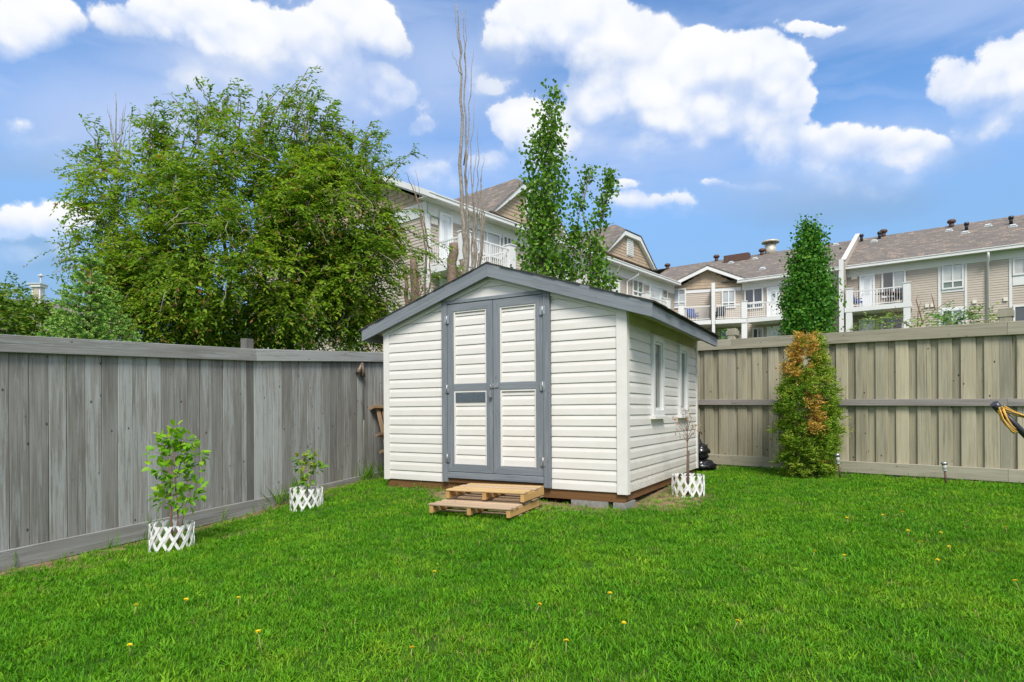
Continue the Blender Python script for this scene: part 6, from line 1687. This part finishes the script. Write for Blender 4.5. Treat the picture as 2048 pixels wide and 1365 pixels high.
for i in range(2): td_.objects.link(tuft(80 + i, 9, .07, .012, .035, .0035, M['grass_dry'], 1.4))

lx, ly = np.arange(-6.5, 9.3, .16), np.arange(.6, 12.4, .16)
LX, LY = np.meshgrid(lx, ly)
dl = (LX + 4.03) * 0.905 - (LY - 4.75) * 0.425; dr = (LX - 5.86) * -0.685 + (LY - 6.9) * -0.728
u_ = (LX + 1.54) * 0.869 - (LY - 7.4) * 0.494; v_ = (LX + 1.54) * 0.494 + (LY - 7.4) * 0.869
dirt = dirt_amount(LX, LY)
ok = (dl > .03) & (dr > .04) & ~((u_ > -.02) & (u_ < 3.07) & (v_ > .15) & (v_ < 3.0)) & (LY > .75 + 0 * LX) & (np.abs(LX) < .95 * LY + .8)
nearf = np.clip((9.5 - LY) / 6.0, .45, 1.0)
den = np.where(ok, np.clip(1.05 - 1.25 * np.clip(dirt - .15, 0, 1), 0.03, 1) * nearf, 0)
pn = np.random.default_rng(77); patchy = np.zeros_like(LX)
for i in range(70):
    cx, cy, r = pn.uniform(-5, 7), pn.uniform(1.5, 9), pn.uniform(.12, .5); patchy = np.maximum(patchy, pn.uniform(.15, .5) * np.exp(-((LX - cx) ** 2 + (LY - cy) ** 2) / r ** 2))
den = den * (1 - .45 * patchy)
dryd = np.where(ok, patchy * .6 + np.clip(.08 + .35 * np.exp(-(dl / .55) ** 2) + 1.0 * dirt * (1 - .6 * dirt), 0, 1), 0)
ii = np.arange(LX.size).reshape(LX.shape); q = np.stack([ii[:-1, :-1], ii[:-1, 1:], ii[1:, 1:], ii[1:, :-1]], -1).reshape(-1, 4)
okf = (den.ravel()[q] > 0).any(1); q = q[okf]
used, inv_ = np.unique(q, return_inverse=True); q = inv_.reshape(q.shape)
Vg = np.stack([LX.ravel(), LY.ravel(), gz_np(LX, LY).ravel() - .002], 1)[used]
me = np_mesh('lawn_grass', Vg, q, [M['grass_a']])
a = me.attributes.new('den', 'FLOAT', 'POINT'); a.data.foreach_set('value', den.ravel()[used].astype(np.float32))
a = me.attributes.new('dry', 'FLOAT', 'POINT'); a.data.foreach_set('value', dryd.ravel()[used].astype(np.float32))
lawn = props(link('lawn_grass', me), 'short bright green mown lawn covering the yard', 'grass', None, 'stuff')
ng = bpy.data.node_groups.new('scatter grass', 'GeometryNodeTree')
ng.interface.new_socket('Geometry', in_out='INPUT', socket_type='NodeSocketGeometry'); ng.interface.new_socket('Geometry', in_out='OUTPUT', socket_type='NodeSocketGeometry')
gi, go = ng.nodes.new('NodeGroupInput'), ng.nodes.new('NodeGroupOutput'); jn = ng.nodes.new('GeometryNodeJoinGeometry')
def scatter(attr, coll, dmax, smin, smax, seed):
    na = N(ng, 'GeometryNodeInputNamedAttribute', data_type='FLOAT'); na.inputs['Name'].default_value = attr
    mu = MA(ng, 'MULTIPLY', na.outputs['Attribute'], dmax)
    dp = N(ng, 'GeometryNodeDistributePointsOnFaces', {'Mesh': gi.outputs[0], 'Density': mu, 'Seed': seed})
    ci = N(ng, 'GeometryNodeCollectionInfo'); ci.inputs['Collection'].default_value = coll; ci.inputs['Separate Children'].default_value = True; ci.inputs['Reset Children'].default_value = True
    r1 = N(ng, 'FunctionNodeRandomValue', data_type='FLOAT_VECTOR'); r1.inputs[0].default_value = (-.18, -.18, 0); r1.inputs[1].default_value = (.18, .18, 6.283); r1.inputs['Seed'].default_value = seed + 5
    r2 = N(ng, 'FunctionNodeRandomValue', data_type='FLOAT'); r2.inputs[2].default_value = smin; r2.inputs[3].default_value = smax; r2.inputs['Seed'].default_value = seed + 9
    ip = N(ng, 'GeometryNodeInstanceOnPoints', {'Points': dp.outputs[0], 'Instance': ci.outputs[0], 'Pick Instance': True, 'Rotation': r1.outputs[0], 'Scale': r2.outputs[1]})
    ng.links.new(ip.outputs[0], jn.inputs[0])
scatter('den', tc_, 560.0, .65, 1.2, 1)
scatter('dry', td_, 170.0, .7, 1.3, 2)
scatter('den', tw_, 2.6, .5, 1.0, 3)
ng.links.new(jn.outputs[0], go.inputs[0])
md = lawn.modifiers.new('grass', 'NODES'); md.node_group = ng

# long grass and weeds left uncut along the fences, the shed and the rings
P0, D0, LL, WW, TT = [], [], [], [], []
def weeds(c, n, spread, h, bunch=1.0):
    for i in range(n):
        a = random.uniform(0, 6.28); r = spread * math.sqrt(random.random()); x, y = c[0] + r * math.cos(a), c[1] + r * math.sin(a)
        P0.append((x, y, gz(x, y) - .005)); l = random.uniform(.35, 1) * h; LL.append(l); WW.append(random.uniform(.004, .008)); TT.append(random.random())
        D0.append((random.gauss(0, .35), random.gauss(0, .35), 1))
nin = np.array([LD.y, -LD.x]); ldv = np.array([LD.x, LD.y]); l0 = np.array([LA.x, LA.y]); rdv = np.array([RDv.x, RDv.y]); r0_ = np.array([5.86, 6.9]); rin = np.array([-RDv.y, RDv.x]); rin = -rin if rin[1] > 0 else rin
for i in range(46):
    s_ = random.uniform(-.5, 5.0); c = l0 + ldv * s_ + nin * random.uniform(.05, .13); weeds(c, random.randint(2, 7), .06, random.choice([.10, .14, .2, .26]))
for s_ in (4.25, 4.4, 4.7, 4.85, 5.0, 2.75, 2.95, 3.0, 1.15): weeds(l0 + ldv * s_ + nin * .12, 26, .12, .34)
for i in range(40):
    t_ = random.uniform(-1, 4.6); weeds(r0_ + rdv * t_ + rin * random.uniform(.05, .13), random.randint(2, 6), .07, random.choice([.08, .1, .14]))
for i in range(34):
    u = random.uniform(-.05, 3.1); c = sp(u, random.uniform(-.08, .05), 0); weeds((c.x, c.y), random.randint(2, 6), .06, random.choice([.06, .09, .13]))
for i in range(14):
    v = random.uniform(.1, 3.0); c = sp(3.05 + random.uniform(.05, .2), v, 0); weeds((c.x, c.y), random.randint(2, 5), .05, random.choice([.08, .14, .2]))
for g in (g1, g2, g3, cb): 
    for i in range(10): a = random.uniform(0, 6.28); weeds((g.x + .24 * math.cos(a), g.y + .24 * math.sin(a)), 5, .05, .1)
P0, D0, LL, WW, TT = (np.array(x) for x in (P0, D0, LL, WW, TT))
V, Fc, k = kites(P0, D0, rv(len(P0)), LL, WW)
props(link('tall_grass', np_mesh('tall_grass', V, Fc, [M['sapling']], np.repeat(TT * .6, k))), 'longer uncut grass blades along the fences and the shed', 'grass', None, 'stuff')
